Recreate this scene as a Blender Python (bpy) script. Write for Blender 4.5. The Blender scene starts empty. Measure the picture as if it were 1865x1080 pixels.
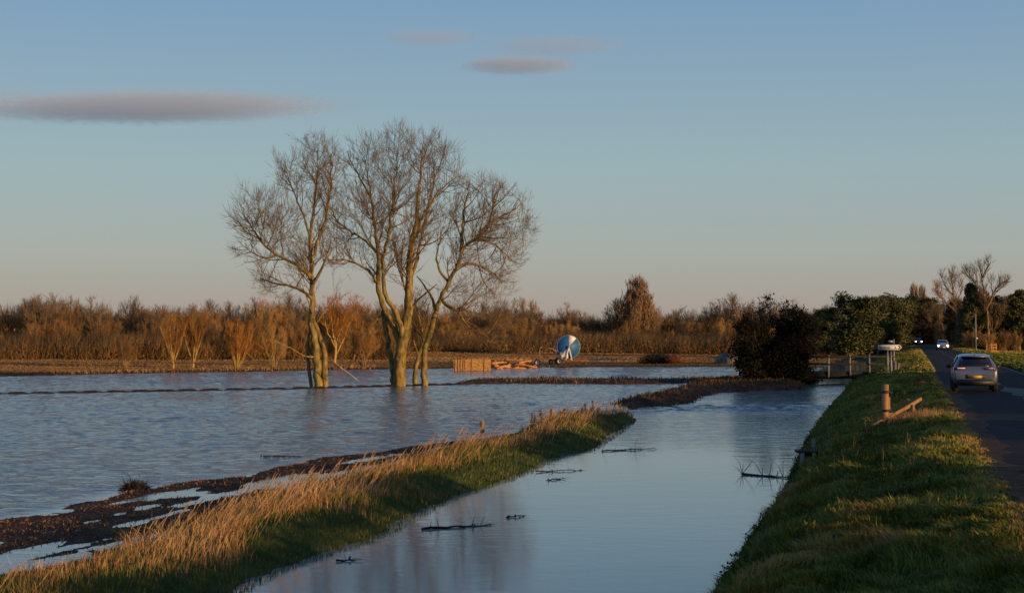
import bpy, bmesh, math, random
import numpy as np
from mathutils import Vector, Matrix
random.seed(7)
RG = np.random.default_rng(11)
R = math.radians
scene = bpy.context.scene
COL = scene.collection

# ---------------------------------------------------------------- camera
CAM_Z = 2.4
FPX = 2957.0                      # focal length in photo pixels (photo 1865 wide)
PITCH = math.atan(69.0 / FPX)
cam_d = bpy.data.cameras.new('camera')
cam = bpy.data.objects.new('camera', cam_d); COL.objects.link(cam)
cam.location = (0, 0, CAM_Z)
cam.rotation_euler = (R(90) + PITCH, 0, 0)
cam_d.sensor_fit = 'HORIZONTAL'
cam_d.sensor_width = 36.0
cam_d.lens = 36.0 * FPX / 1865.0
cam_d.clip_start = 0.2
cam_d.clip_end = 30000
scene.camera = cam

# ---------------------------------------------------------------- light
SUN_EL = R(6.2)
SUN_AZ = R(128)                   # clockwise from +Y (behind the camera, to the right)
SUN = Vector((math.sin(SUN_AZ) * math.cos(SUN_EL), math.cos(SUN_AZ) * math.cos(SUN_EL), math.sin(SUN_EL)))
world = bpy.data.worlds.new('World'); scene.world = world
world.use_nodes = True
wn, wl = world.node_tree.nodes, world.node_tree.links
wn.clear()
w_out = wn.new('ShaderNodeOutputWorld'); w_bg = wn.new('ShaderNodeBackground')
sky = wn.new('ShaderNodeTexSky'); sky.sky_type = 'NISHITA'; sky.sun_disc = False
sky.sun_elevation = SUN_EL; sky.sun_rotation = SUN_AZ
sky.air_density = 1.0; sky.dust_density = 1.2; sky.ozone_density = 1.6; sky.altitude = 0
w_bg.inputs['Strength'].default_value = 0.15
# the clear winter sky away from the sun: pale rose near the horizon, blue above
w_tc = wn.new('ShaderNodeTexCoord'); w_sp = wn.new('ShaderNodeSeparateXYZ'); w_rp = wn.new('ShaderNodeValToRGB')
wl.new(w_tc.outputs['Generated'], w_sp.inputs[0]); wl.new(w_sp.outputs['Z'], w_rp.inputs[0])
SKY = [(0.0, (.385, .325, .295)), (.018, (.400, .358, .325)), (.05, (.385, .415, .400)), (.10, (.325, .440, .475)),
       (.20, (.205, .345, .510)), (.45, (.085, .19, .45)), (1.0, (.06, .12, .27))]
el_ = w_rp.color_ramp.elements
for i_, (p_, c_) in enumerate(SKY):
    e_ = el_[0] if i_ == 0 else (el_[1] if i_ == 1 else el_.new(p_))
    e_.position = p_; e_.color = tuple(q / .15 for q in c_) + (1,)
w_mx = wn.new('ShaderNodeMix'); w_mx.data_type = 'RGBA'; w_mx.inputs['Factor'].default_value = .12
wl.new(w_rp.outputs[0], w_mx.inputs['A']); wl.new(sky.outputs[0], w_mx.inputs['B'])
wl.new(w_mx.outputs['Result'], w_bg.inputs['Color']); wl.new(w_bg.outputs[0], w_out.inputs[0])
sun_d = bpy.data.lights.new('sun', 'SUN'); sun_d.energy = 5.0; sun_d.angle = R(0.6)
sun_d.color = (1.0, 0.60, 0.27)
sun_o = bpy.data.objects.new('sun', sun_d); COL.objects.link(sun_o)
sun_o.rotation_euler = SUN.to_track_quat('Z', 'Y').to_euler()
sun_o.location = (40, -40, 30)
scene.view_settings.view_transform = 'Standard'
scene.view_settings.look = 'None'
scene.view_settings.exposure = 0.0
scene.view_settings.gamma = 1.0
scene.render.engine = 'CYCLES'
scene.cycles.max_bounces = 6
scene.cycles.diffuse_bounces = 2
scene.cycles.transparent_max_bounces = 8
scene.cycles.volume_bounces = 1

# ---------------------------------------------------------------- helpers
WZ = -1.1                         # water level (road surface is z = 0)
def ray(px, py):
    dx, up = px - 932.5, 540.0 - py
    c, s = math.cos(PITCH), math.sin(PITCH)
    return dx, FPX * c - up * s, FPX * s + up * c
def P(px, py, z=WZ):
    a, b, c = ray(px, py); t = (z - CAM_Z) / c
    return (a * t, b * t, z)
def PY(px, py, y):
    a, b, c = ray(px, py); t = y / b
    return (a * t, y, CAM_Z + c * t)
def smooth(a, b, x):
    t = np.clip((x - a) / (b - a), 0, 1); return t * t * (3 - 2 * t)
def vnoise(x, y, seed=0):
    x = np.asarray(x, float); y = np.asarray(y, float)
    xi = np.floor(x).astype(np.int64); yi = np.floor(y).astype(np.int64)
    fx = x - xi; fy = y - yi; fx = fx * fx * (3 - 2 * fx); fy = fy * fy * (3 - 2 * fy)
    def h(a, b):
        n = (a * 374761393 + b * 668265263 + seed * 974634777) & 0x7fffffff
        n = ((n ^ (n >> 13)) * 1274126177) & 0x7fffffff
        n = n ^ (n >> 16)
        return (n & 0xffff) / 65535.0
    v = (h(xi, yi) * (1 - fx) + h(xi + 1, yi) * fx) * (1 - fy) + (h(xi, yi + 1) * (1 - fx) + h(xi + 1, yi + 1) * fx) * fy
    return v * 2 - 1
def fbm(x, y, seed=0, o=3):
    v = 0; a = 1.0; s = 0
    for i in range(o):
        v = v + a * vnoise(x * 2 ** i, y * 2 ** i, seed + i * 17); s += a; a *= .5
    return v / s
def tag(o, label=None, cat=None, group=None, kind=None):
    if label: o['label'] = label
    if cat: o['category'] = cat
    if group: o['group'] = group
    if kind: o['kind'] = kind
    return o
def empty(name, loc, rz=0):
    o = bpy.data.objects.new(name, None); COL.objects.link(o)
    o.empty_display_size = .3
    o.location = loc; o.rotation_euler = (0, 0, rz); return o
def link(name, me, parent=None):
    o = bpy.data.objects.new(name, me); COL.objects.link(o)
    if parent is not None: o.parent = parent
    return o
def copy_tree(o, parent=None):
    c = o.copy(); COL.objects.link(c)
    if parent is not None: c.parent = parent
    for ch in list(o.children): copy_tree(ch, c)
    return c

class Buf:
    """collects vertex / face arrays and links them as ONE mesh object"""
    def __init__(s): s.v = []; s.f3 = []; s.f4 = []; s.t = []; s.n = 0
    def add(s, v, f3=None, f4=None, tint=None):
        v = np.asarray(v, np.float32).reshape(-1, 3)
        if f3 is not None and len(f3): s.f3.append(np.asarray(f3, np.int64).reshape(-1, 3) + s.n)
        if f4 is not None and len(f4): s.f4.append(np.asarray(f4, np.int64).reshape(-1, 4) + s.n)
        s.v.append(v)
        if tint is None: tint = np.full(len(v), .5, np.float32)
        s.t.append(np.broadcast_to(np.asarray(tint, np.float32), (len(v),)))
        s.n += len(v)
    def mesh(s, name, mat, smooth_=False, origin=None):
        v = np.concatenate(s.v) if s.v else np.zeros((0, 3), np.float32)
        if origin is not None: v = v - np.asarray(origin, np.float32)
        me = bpy.data.meshes.new(name)
        me.vertices.add(len(v)); me.vertices.foreach_set('co', v.ravel())
        f3 = np.concatenate(s.f3) if s.f3 else np.zeros((0, 3), int)
        f4 = np.concatenate(s.f4) if s.f4 else np.zeros((0, 4), int)
        loops = np.concatenate([f3.ravel(), f4.ravel()]).astype(np.int32)
        starts = np.concatenate([np.arange(len(f3)) * 3, len(f3) * 3 + np.arange(len(f4)) * 4]).astype(np.int32)
        me.loops.add(len(loops)); me.loops.foreach_set('vertex_index', loops)
        me.polygons.add(len(starts)); me.polygons.foreach_set('loop_start', starts)
        me.update(calc_edges=True)
        if smooth_: me.polygons.foreach_set('use_smooth', np.ones(len(starts), bool))
        a = me.attributes.new('tint', 'FLOAT', 'POINT'); a.data.foreach_set('value', np.concatenate(s.t))
        me.materials.append(mat)
        return me
    def build(s, name, mat, parent=None, smooth_=False, origin=None):
        return link(name, s.mesh(name, mat, smooth_, origin), parent)

def unit(v): return v / np.maximum(np.linalg.norm(v, axis=-1, keepdims=True), 1e-9)
def frames(d):
    ref = np.where(np.abs(d[:, 1:2]) < .85, np.array([[0, 1., 0]]), np.array([[1., 0, 0]]))
    a = unit(np.cross(d, ref)); b = np.cross(d, a); return a, b
def spikes(buf, base, d, ln, r, bend=None, sides=3, tint=None, mid=True):
    """tapered twigs: base (N,3), direction, length, root radius, bend added to the tip"""
    N = len(base); d = unit(d); a, b = frames(d)
    ang = np.arange(sides) * 2 * math.pi / sides
    off = a[:, None, :] * np.cos(ang)[None, :, None] + b[:, None, :] * np.sin(ang)[None, :, None]
    ln = np.asarray(ln).reshape(-1, 1); r = np.asarray(r).reshape(-1, 1)
    if bend is None: bend = np.zeros((N, 3))
    bend = np.broadcast_to(bend, (N, 3))
    tip = base + d * ln + bend * ln
    ring0 = base[:, None, :] + off * r[:, :, None]
    parts = [ring0]
    if mid:
        m = base + d * ln * .5 + bend * ln * .22
        parts.append(m[:, None, :] + off * r[:, :, None] * .7)
    parts.append(tip[:, None, :])
    V = np.concatenate(parts, axis=1); K = V.shape[1]
    f3 = []; f4 = []; L = K - 1
    last = sides if mid else 0
    for i in range(sides):
        j = (i + 1) % sides
        if mid: f4.append((i, j, sides + j, sides + i))
        f3.append((last + i, last + j, L))
    o = (np.arange(N) * K)[:, None, None]
    F3 = np.array(f3)[None] + o
    F4 = (np.array(f4)[None] + o) if f4 else None
    t = None if tint is None else np.repeat(tint, K)
    buf.add(V.reshape(-1, 3), F3.reshape(-1, 3), None if F4 is None else F4.reshape(-1, 4), t)
def blades(buf, base, h, w, lean, tint, face=None):
    """grass blades: a quad and a tip triangle each, curving over by lean (N,3)"""
    N = len(base)
    th = RG.uniform(0, math.pi, N) if face is None else face
    s = np.stack([np.cos(th), np.sin(th), np.zeros(N)], 1) * (w / 2)[:, None]
    up = np.array([0, 0, 1.])
    m = base + up * (h * .55)[:, None] + lean * (h * .25)[:, None]
    tip = base + up * (h * (1 - .25 * np.minimum(1, np.linalg.norm(lean, axis=1))))[:, None] + lean * (h * .8)[:, None]
    V = np.stack([base - s, base + s, m + s * .8, m - s * .8, tip], 1)
    o = (np.arange(N) * 5)[:, None]
    buf.add(V.reshape(-1, 3), np.array([[3, 2, 4]]) + o, np.array([[0, 1, 2, 3]]) + o, np.repeat(tint, 5))
def cards(buf, c, size, tint, flat=0.0):
    """small leaf faces, randomly turned"""
    N = len(c); n = RG.normal(size=(N, 3)); n[:, 2] += flat; n = unit(n)
    a, b = frames(n); ph = RG.uniform(0, 6.28, N)[:, None]
    u = (a * np.cos(ph) + b * np.sin(ph)) * size[:, None]; v = np.cross(n, u) * .6
    V = np.stack([c - u, c - v * .9, c + u, c + v], 1)
    o = (np.arange(N) * 4)[:, None]
    buf.add(V.reshape(-1, 3), None, np.array([[0, 1, 2, 3]]) + o, np.repeat(tint, 4))
def tube(buf, pts, rad, sides=8, cap=True, tint=.5):
    pts = np.asarray(pts, float); n = len(pts)
    rad = np.broadcast_to(np.asarray(rad, float), (n,))
    d = np.gradient(pts, axis=0); d = unit(d); a, b = frames(d)
    for i in range(1, n):                                   # avoid twist
        if np.dot(a[i], a[i - 1]) < 0: a[i] *= -1; b[i] *= -1
    ang = np.arange(sides) * 2 * math.pi / sides
    V = pts[:, None] + (a[:, None] * np.cos(ang)[None, :, None] + b[:, None] * np.sin(ang)[None, :, None]) * rad[:, None, None]
    V = V.reshape(-1, 3); f4 = []; f3 = []
    for i in range(n - 1):
        for k in range(sides):
            j = (k + 1) % sides
            f4.append((i * sides + k, i * sides + j, (i + 1) * sides + j, (i + 1) * sides + k))
    if cap:
        V = np.concatenate([V, pts[:1], pts[-1:]]); c0 = n * sides; c1 = c0 + 1
        for k in range(sides):
            j = (k + 1) % sides
            f3.append((c0, j, k)); f3.append((c1, (n - 1) * sides + k, (n - 1) * sides + j))
    buf.add(V, f3, f4, tint)
def box(buf, c, s, rz=0, rx=0, ry=0, taper=1.0, tint=.5):
    x, y, z = (q / 2 for q in s)
    V = np.array([(-x, -y, -z), (x, -y, -z), (x, y, -z), (-x, y, -z), (-x * taper, -y * taper, z), (x * taper, -y * taper, z), (x * taper, y * taper, z), (-x * taper, y * taper, z)])
    M = np.array((Matrix.Rotation(rz, 3, 'Z') @ Matrix.Rotation(ry, 3, 'Y') @ Matrix.Rotation(rx, 3, 'X')))
    V = V @ M.T + np.array(c)
    buf.add(V, None, [(0, 3, 2, 1), (4, 5, 6, 7), (0, 1, 5, 4), (1, 2, 6, 5), (2, 3, 7, 6), (3, 0, 4, 7)], tint)

# ---------------------------------------------------------------- materials
def new_mat(name):
    m = bpy.data.materials.new(name); m.use_nodes = True
    nt = m.node_tree; b = nt.nodes['Principled BSDF']
    return m, nt.nodes, nt.links, b
def ramp(ns, stops):
    r = ns.new('ShaderNodeValToRGB'); e = r.color_ramp.elements
    e[0].position, e[0].color = stops[0][0], (*stops[0][1], 1)
    e[1].position, e[1].color = stops[-1][0], (*stops[-1][1], 1)
    for p, c in stops[1:-1]:
        q = e.new(p); q.color = (*c, 1)
    return r
def mat_noise(name, stops, scale=4, rough=.85, bump=0, bscale=None, detail=5, spec=.2, metal=0, stretch=None, tint=False, rand=False, coords='Object'):
    m, ns, ls, b = new_mat(name)
    tc = ns.new('ShaderNodeTexCoord'); src = tc.outputs[coords]
    if stretch:
        mp = ns.new('ShaderNodeMapping'); mp.inputs['Scale'].default_value = stretch
        ls.new(src, mp.inputs[0]); src = mp.outputs[0]
    n = ns.new('ShaderNodeTexNoise'); n.inputs['Scale'].default_value = scale; n.inputs['Detail'].default_value = detail
    ls.new(src, n.inputs['Vector']); fac = n.outputs['Fac']
    if tint:
        a = ns.new('ShaderNodeAttribute'); a.attribute_name = 'tint'
        mx = ns.new('ShaderNodeMath'); mx.operation = 'MULTIPLY_ADD'; mx.inputs[1].default_value = .5
        ls.new(fac, mx.inputs[0])
        sb = ns.new('ShaderNodeMath'); sb.operation = 'SUBTRACT'; sb.inputs[1].default_value = .25
        ls.new(a.outputs['Fac'], sb.inputs[0]); ls.new(sb.outputs[0], mx.inputs[2]); fac = mx.outputs[0]
    if rand:
        oi = ns.new('ShaderNodeObjectInfo'); m2 = ns.new('ShaderNodeMath'); m2.operation = 'MULTIPLY_ADD'
        m2.inputs[1].default_value = .5
        ls.new(oi.outputs['Random'], m2.inputs[0])
        s2 = ns.new('ShaderNodeMath'); s2.operation = 'SUBTRACT'; s2.inputs[1].default_value = .25
        ls.new(fac, s2.inputs[0]); ls.new(s2.outputs[0], m2.inputs[2]); fac = m2.outputs[0]
    r = ramp(ns, stops); ls.new(fac, r.inputs[0]); ls.new(r.outputs[0], b.inputs['Base Color'])
    b.inputs['Roughness'].default_value = rough; b.inputs['Specular IOR Level'].default_value = spec
    b.inputs['Metallic'].default_value = metal
    if bump:
        bp = ns.new('ShaderNodeBump'); bp.inputs['Strength'].default_value = bump; bp.inputs['Distance'].default_value = .05
        n2 = ns.new('ShaderNodeTexNoise'); n2.inputs['Scale'].default_value = bscale or scale * 3; n2.inputs['Detail'].default_value = 6
        ls.new(src, n2.inputs['Vector']); ls.new(n2.outputs['Fac'], bp.inputs['Height']); ls.new(bp.outputs[0], b.inputs['Normal'])
    return m
def plain(name, col, rough=.6, metal=0, spec=.5, emit=None, es=0, coat=0):
    v = lambda k: tuple(min(1, c * k) for c in col)
    m = mat_noise(name, [(.3, v(.85)), (.7, v(1.12))], 3, rough, 0, spec=spec, metal=metal)
    b = m.node_tree.nodes['Principled BSDF']
    if coat: b.inputs['Coat Weight'].default_value = coat
    if emit: b.inputs['Emission Color'].default_value = (*emit, 1); b.inputs['Emission Strength'].default_value = es
    return m

M = {}
M['bark'] = mat_noise('bark', [(.3, (.07, .052, .018)), (.5, (.20, .145, .045)), (.7, (.33, .25, .095))], 5, .95, .5, 14, stretch=(1, 1, .35), spec=.1)
M['twig'] = mat_noise('twig', [(.3, (.12, .078, .038)), (.7, (.25, .165, .080))], .6, .9, spec=.1)
M['wood_twig'] = mat_noise('wood_twig', [(.15, (.10, .075, .05)), (.4, (.17, .115, .066)), (.6, (.21, .15, .075)), (.85, (.28, .155, .075))], .35, .95, spec=.05, rand=True)  # greyer, darker tone for tall rows also stands in for shade behind the scrub
M['scrub_twig'] = mat_noise('scrub_twig', [(.15, (.16, .10, .045)), (.4, (.29, .165, .06)), (.6, (.35, .22, .08)), (.85, (.42, .21, .06))], .35, .95, spec=.05, rand=True)  # warmer, brighter tone for scrub also puts low sunlight into the colour
M['wood_bark'] = mat_noise('wood_bark', [(.3, (.14, .10, .05)), (.7, (.30, .22, .10))], 2, .95, spec=.05, rand=True)
M['orange_twig'] = mat_noise('orange_twig', [(.3, (.24, .105, .028)), (.7, (.40, .185, .045))], 1, .9, spec=.05)
M['yellow_stem'] = mat_noise('yellow_stem', [(.3, (.30, .20, .05)), (.7, (.48, .33, .10))], 1, .9, spec=.05)
M['pale_twig'] = mat_noise('pale_twig', [(.3, (.20, .12, .06)), (.7, (.30, .19, .10))], 1, .9, spec=.05)
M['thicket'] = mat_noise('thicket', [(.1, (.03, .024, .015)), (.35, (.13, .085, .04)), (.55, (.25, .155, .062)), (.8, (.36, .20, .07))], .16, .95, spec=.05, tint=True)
M['evergreen'] = mat_noise('evergreen', [(.2, (.026, .036, .014)), (.6, (.075, .085, .030)), (.85, (.15, .135, .045))], .7, .8, spec=.15, tint=True)
M['ivy'] = mat_noise('ivy', [(.2, (.03, .03, .010)), (.6, (.09, .075, .024)), (.85, (.18, .12, .04))], .7, .8, spec=.15, tint=True)
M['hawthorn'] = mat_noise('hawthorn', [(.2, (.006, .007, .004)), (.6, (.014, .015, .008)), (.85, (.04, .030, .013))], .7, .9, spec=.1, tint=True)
M['hawthorn_twig'] = mat_noise('hawthorn_twig', [(.3, (.02, .017, .012)), (.7, (.055, .042, .026))], 1, .9, spec=.1)
M['green_grass'] = mat_noise('green_grass', [(.15, (.022, .040, .008)), (.45, (.085, .115, .018)), (.68, (.20, .205, .030)), (.92, (.36, .22, .07))], .8, .75, spec=.15, tint=True)
M['dry_grass'] = mat_noise('dry_grass', [(.08, (.035, .060, .012)), (.3, (.11, .13, .025)), (.5, (.30, .17, .065)), (.9, (.50, .32, .14))], .8, .85, spec=.15, tint=True)
M['field_grass'] = mat_noise('field_grass', [(.15, (.08, .06, .026)), (.5, (.19, .115, .05)), (.9, (.31, .19, .085))], .1, .9, spec=.05, tint=True)
M['weed'] = mat_noise('weed', [(.2, (.025, .018, .010)), (.55, (.085, .055, .024)), (.85, (.26, .15, .055))], .5, .9, spec=.05, tint=True)
M['wet_weed'] = mat_noise('wet_weed', [(.2, (.06, .032, .016)), (.55, (.20, .09, .03)), (.85, (.38, .20, .07))], 1.5, .6, spec=.3, tint=True)

# ---------------------------------------------------------------- terrain
def road_x(y):
    y = np.asarray(y, float)
    return .245 * y - 4.2e-4 * np.maximum(0, y - 290) ** 2
def bank_edge(y):                 # offset u of the right bank's waterline
    return -np.interp(y, [0, 22, 36, 54, 73, 114, 600], [2.4, 2.6, 2.8, 3.45, 3.8, 4.2, 4.2])
def poly_sd(x, y, pts):           # signed distance, positive inside
    pts = np.asarray(pts, float); inside = np.zeros(x.shape, bool); dmin = np.full(x.shape, 1e9)
    for i in range(len(pts)):
        a, b = pts[i], pts[(i + 1) % len(pts)]
        e = b - a; px, py = x - a[0], y - a[1]
        t = np.clip((px * e[0] + py * e[1]) / (e @ e + 1e-12), 0, 1)
        dmin = np.minimum(dmin, np.hypot(px - e[0] * t, py - e[1] * t))
        c = (a[1] > y) != (b[1] > y)
        if abs(e[1]) > 1e-9: inside ^= c & (x < e[0] * (y - a[1]) / e[1] + a[0])
    return np.where(inside, dmin, -dmin)
def line_d(x, y, pts):
    pts = np.asarray(pts, float); dmin = np.full(x.shape, 1e9)
    for a, b in zip(pts[:-1], pts[1:]):
        e = b - a; px, py = x - a[0], y - a[1]
        t = np.clip((px * e[0] + py * e[1]) / (e @ e), 0, 1)
        dmin = np.minimum(dmin, np.hypot(px - e[0] * t, py - e[1] * t))
    return dmin
def W(lst, z=WZ): return [P(a, b, z)[:2] for a, b in lst]
EMB_R = W([(200, 1180), (380, 1105), (456, 1078), (531, 1038), (613, 1010), (676, 990), (740, 961), (788, 932), (834, 905), (928, 878), (976, 857), (1022, 835), (1089, 819), (1129, 792), (1158, 771)])
EMB_L = W([(1147, 756), (1075, 757), (1000, 778), (940, 790), (870, 799), (760, 812), (700, 822), (579, 836), (434, 868), (318, 882), (227, 895), (120, 925), (0, 947), (-150, 985), (-500, 1060)])
EMB = EMB_R + EMB_L + [(-16, 8), (-6, 8)]
ISL1 = W([(1108, 736), (1150, 744), (1199, 741), (1258, 735), (1282, 724), (1310, 716), (1391, 711), (1455, 711), (1478, 703), (1500, 692), (1480, 687), (1400, 687), (1345, 690), (1297, 694), (1250, 703), (1228, 710), (1174, 721)])
ISL2 = W([(770, 702), (850, 698), (940, 698), (1050, 699), (1130, 700), (1184, 699), (1250, 698), (1350, 694), (1350, 690), (1250, 692), (1184, 694), (1100, 693), (950, 693), (860, 695)])
DIKE = W([(-60, 719), (0, 717.5), (200, 714), (560, 707.5), (800, 701), (960, 697)])
SHORE = W([(-400, 690), (0, 686), (150, 682), (300, 679), (500, 676), (650, 673), (800, 671.5), (1000, 669.5), (1130, 668.5), (1345, 668), (1440, 670), (1500, 669)])
FIELD = SHORE + [(.245 * 225 - 9, 225), (.245 * 300 - 8, 300), (.245 * 420 - 12, 420), (80, 900), (-700, 900), (-500, 150)]
def emb_wid(y): return 3.3 + .3 * np.sin(y * .45) + 0 * y
def height(x, y):
    u = x - road_x(y)
    n1 = fbm(x * .9, y * .9, 1); n2 = fbm(x * .25, y * .25, 5); n3 = fbm(x * 3, y * 3, 9, 2)
    z = np.full(x.shape, -1.9)
    def lay(sd, top, w): return WZ + np.where(sd > 0, top * smooth(0, w, sd), np.maximum(sd * .5, -.8))
    # embankment
    sdE = poly_sd(x, y, EMB) + n1 * .22 + n3 * .06 + .25 * smooth(1.5, 3, line_d(x, y, EMB_R))
    dR = line_d(x, y, EMB_R) + n1 * .15
    wid = emb_wid(y)
    crest = smooth(0, 1.6, dR) * (1 - smooth(wid - .9, wid + .2, dR))
    st = fbm((x - .27 * y) * 1.9, y * .28, 55)
    top = .016 + .045 * np.exp(-((sdE - .75) / .45) ** 2) * smooth(1.5, 3, line_d(x, y, EMB_R)) + .02 * n3 + .03 * n1 + .075 * st + crest * (.34 + .12 * n2)
    z = np.maximum(z, np.where(sdE > 0, WZ - .02 + top * smooth(0, .55, sdE), WZ - .02 + np.maximum(sdE * .5, -.8)))
    z = np.maximum(z, lay(poly_sd(x, y, ISL1) + n1 * .5, .34 + .14 * n1, 1.6))
    z = np.maximum(z, lay(poly_sd(x, y, ISL2) + n1 * .5 - .1, .22 + .12 * n1, 1.2))
    z = np.maximum(z, lay(.45 - line_d(x, y, DIKE) + n3 * .15, .12, .3))
    # far field with two ponds
    sdF = poly_sd(x, y, FIELD) + n2 * .6
    zf = WZ + np.where(sdF > 0, .16 * smooth(0, 1.5, sdF) + .38 * smooth(8, 90, sdF) + .03 * n2, np.maximum(sdF * .5, -.8))
    for (ppx, ppy, a, b) in ((1065, 658, 6.6, 11), (1000, 659, 3, 7)):
        c = P(ppx, ppy); e = ((x - c[0]) / a) ** 2 + ((y - c[1]) / b) ** 2
        zf = np.where(y > 0, zf - .6 * (1 - smooth(.6, 1.15, e + n2 * .15)), zf)
    z = np.maximum(z, zf)
    # mound in the far channel
    c = P(1585, 657); e = np.sqrt(((x - c[0]) / 1.7) ** 2 + ((y - c[1]) / 12) ** 2)
    z = np.maximum(z, WZ + .35 * (1 - smooth(.3, 1.2, e)) - .1)
    # road bank
    ue = bank_edge(y); d = u - ue + n1 * .22 * smooth(1.2, -2, u) + n3 * .08
    uc = np.maximum(-.8 - ue, .6); f = np.clip(d / uc, 0, 1)
    zb = np.where(d > 0, WZ + .80 * (1 - (1 - f) ** 1.6), WZ + np.maximum(d * .6, -.8))
    zb = zb + .30 * np.clip((u + .8) / 2.3, 0, 1)
    zb = zb + (.11 * n1 + .05 * n3 + .06 * fbm(x * 1.7, y * 1.7, 19)) * smooth(0, .6, d) * (1 - smooth(.9, 1.6, u))
    road = smooth(1.3, 1.7, u) * (1 - smooth(7.0, 7.5, u))
    zb = zb * (1 - road) + (-.03) * road
    right = smooth(7.3, 8.3, u)
    zb = zb * (1 - right) + right * (.05 + .05 * n1 - .38 * smooth(9.5, 12.5, u))
    z = np.maximum(z, np.where(d > -1.6, zb, -1.9))
    return z
def height1(x, y): return float(height(np.array([float(x)]), np.array([float(y)]))[0])

def fan(y0, y1, ny, nx, s0=-.46, s1=.50, off=14):
    t = np.linspace(0, 1, ny); ys = y0 * (y1 / y0) ** t
    s = np.linspace(s0, s1, nx)
    Yg = np.repeat(ys[:, None], nx, 1); Xg = s[None, :] * (Yg + off)
    idx = np.arange(ny * nx).reshape(ny, nx)
    q = np.stack([idx[:-1, :-1], idx[:-1, 1:], idx[1:, 1:], idx[1:, :-1]], -1).reshape(-1, 4)
    return Xg.ravel(), Yg.ravel(), q
gx, gy, gq = fan(7, 700, 620, 560)
gz = height(gx, gy)
gu = gx - road_x(gy)
ground_m, ns, ls, b = new_mat('ground')
def attr(ns, name):
    a = ns.new('ShaderNodeAttribute'); a.attribute_name = name; return a.outputs['Fac']
tc = ns.new('ShaderNodeTexCoord')
nz = ns.new('ShaderNodeTexNoise'); nz.inputs['Scale'].default_value = 1.4; nz.inputs['Detail'].default_value = 8
ls.new(tc.outputs['Object'], nz.inputs['Vector'])
mp = ns.new('ShaderNodeMapping'); mp.inputs['Scale'].default_value = (.02, .35, 1); ls.new(tc.outputs['Object'], mp.inputs[0])
nf = ns.new('ShaderNodeTexNoise'); nf.inputs['Scale'].default_value = 1; nf.inputs['Detail'].default_value = 6
ls.new(mp.outputs[0], nf.inputs['Vector'])
r_mud = ramp(ns, [(.3, (.045, .027, .016)), (.7, (.13, .068, .033))])
r_gr = ramp(ns, [(.3, (.028, .042, .012)), (.7, (.075, .095, .022))])
r_fd = ramp(ns, [(.32, (.12, .075, .035)), (.5, (.24, .14, .06)), (.7, (.36, .22, .095))])
ls.new(nz.outputs['Fac'], r_mud.inputs[0]); ls.new(nz.outputs['Fac'], r_gr.inputs[0]); ls.new(nf.outputs['Fac'], r_fd.inputs[0])
mx1 = ns.new('ShaderNodeMix'); mx1.data_type = 'RGBA'; mx2 = ns.new('ShaderNodeMix'); mx2.data_type = 'RGBA'
ls.new(attr(ns, 'green'), mx1.inputs['Factor']); ls.new(r_mud.outputs[0], mx1.inputs['A']); ls.new(r_gr.outputs[0], mx1.inputs['B'])
ls.new(attr(ns, 'dry'), mx2.inputs['Factor']); ls.new(mx1.outputs['Result'], mx2.inputs['A']); ls.new(r_fd.outputs[0], mx2.inputs['B'])
ls.new(mx2.outputs['Result'], b.inputs['Base Color'])
b.inputs['Roughness'].default_value = .95; b.inputs['Specular IOR Level'].default_value = .06
bp = ns.new('ShaderNodeBump'); bp.inputs['Strength'].default_value = .6; bp.inputs['Distance'].default_value = .08
nb = ns.new('ShaderNodeTexNoise'); nb.inputs['Scale'].default_value = 6; nb.inputs['Detail'].default_value = 8
ls.new(tc.outputs['Object'], nb.inputs['Vector']); ls.new(nb.outputs['Fac'], bp.inputs['Height']); ls.new(bp.outputs[0], b.inputs['Normal'])
gb = Buf(); gb.add(np.stack([gx, gy, gz], 1), None, gq)
gme = gb.mesh('ground', ground_m, True)
sdf = poly_sd(gx, gy, FIELD)
nn = fbm(gx * .5, gy * .5, 33)
green = smooth(bank_edge(gy) + .1, bank_edge(gy) + .8, gu + nn * .3)
greenL = smooth(140, 160, gy) * smooth(-30, -14, gu + nn * 6) * (1 - smooth(-6, -4, gu))
green = np.maximum(green, greenL)
green = np.maximum(green, (poly_sd(gx, gy, EMB) > 0) * (1 - smooth(2.0, 2.8, line_d(gx, gy, EMB_R))))
dry = smooth(2, 16, sdf + nn * 2) * (1 - greenL * .8)
dry = np.maximum(dry, smooth(9, 14, gu) * smooth(205, 222, gy))
for nm, val in (('green', green), ('dry', dry)):
    a = gme.attributes.new(nm, 'FLOAT', 'POINT'); a.data.foreach_set('value', val.astype(np.float32))
ground = link('ground', gme); tag(ground, kind='structure')
hb = Buf(); hb.add([(-6000, -300, -2.2), (6000, -300, -2.2), (6000, 9000, -2.2), (-6000, 9000, -2.2)], None, [(0, 1, 2, 3)])
hz = hb.build('distant_ground', M['field_grass']); tag(hz, kind='structure')
# land behind and beside the camera, level with the verge on the right
lb = Buf(); lb.add([(2.5, -60, -.06), (90, -60, -.45), (90, 7.2, -.45), (3.3, 7.2, -.06)], None, [(0, 1, 2, 3)])
o = lb.build('near_ground', M['green_grass']); tag(o, kind='structure')

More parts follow.
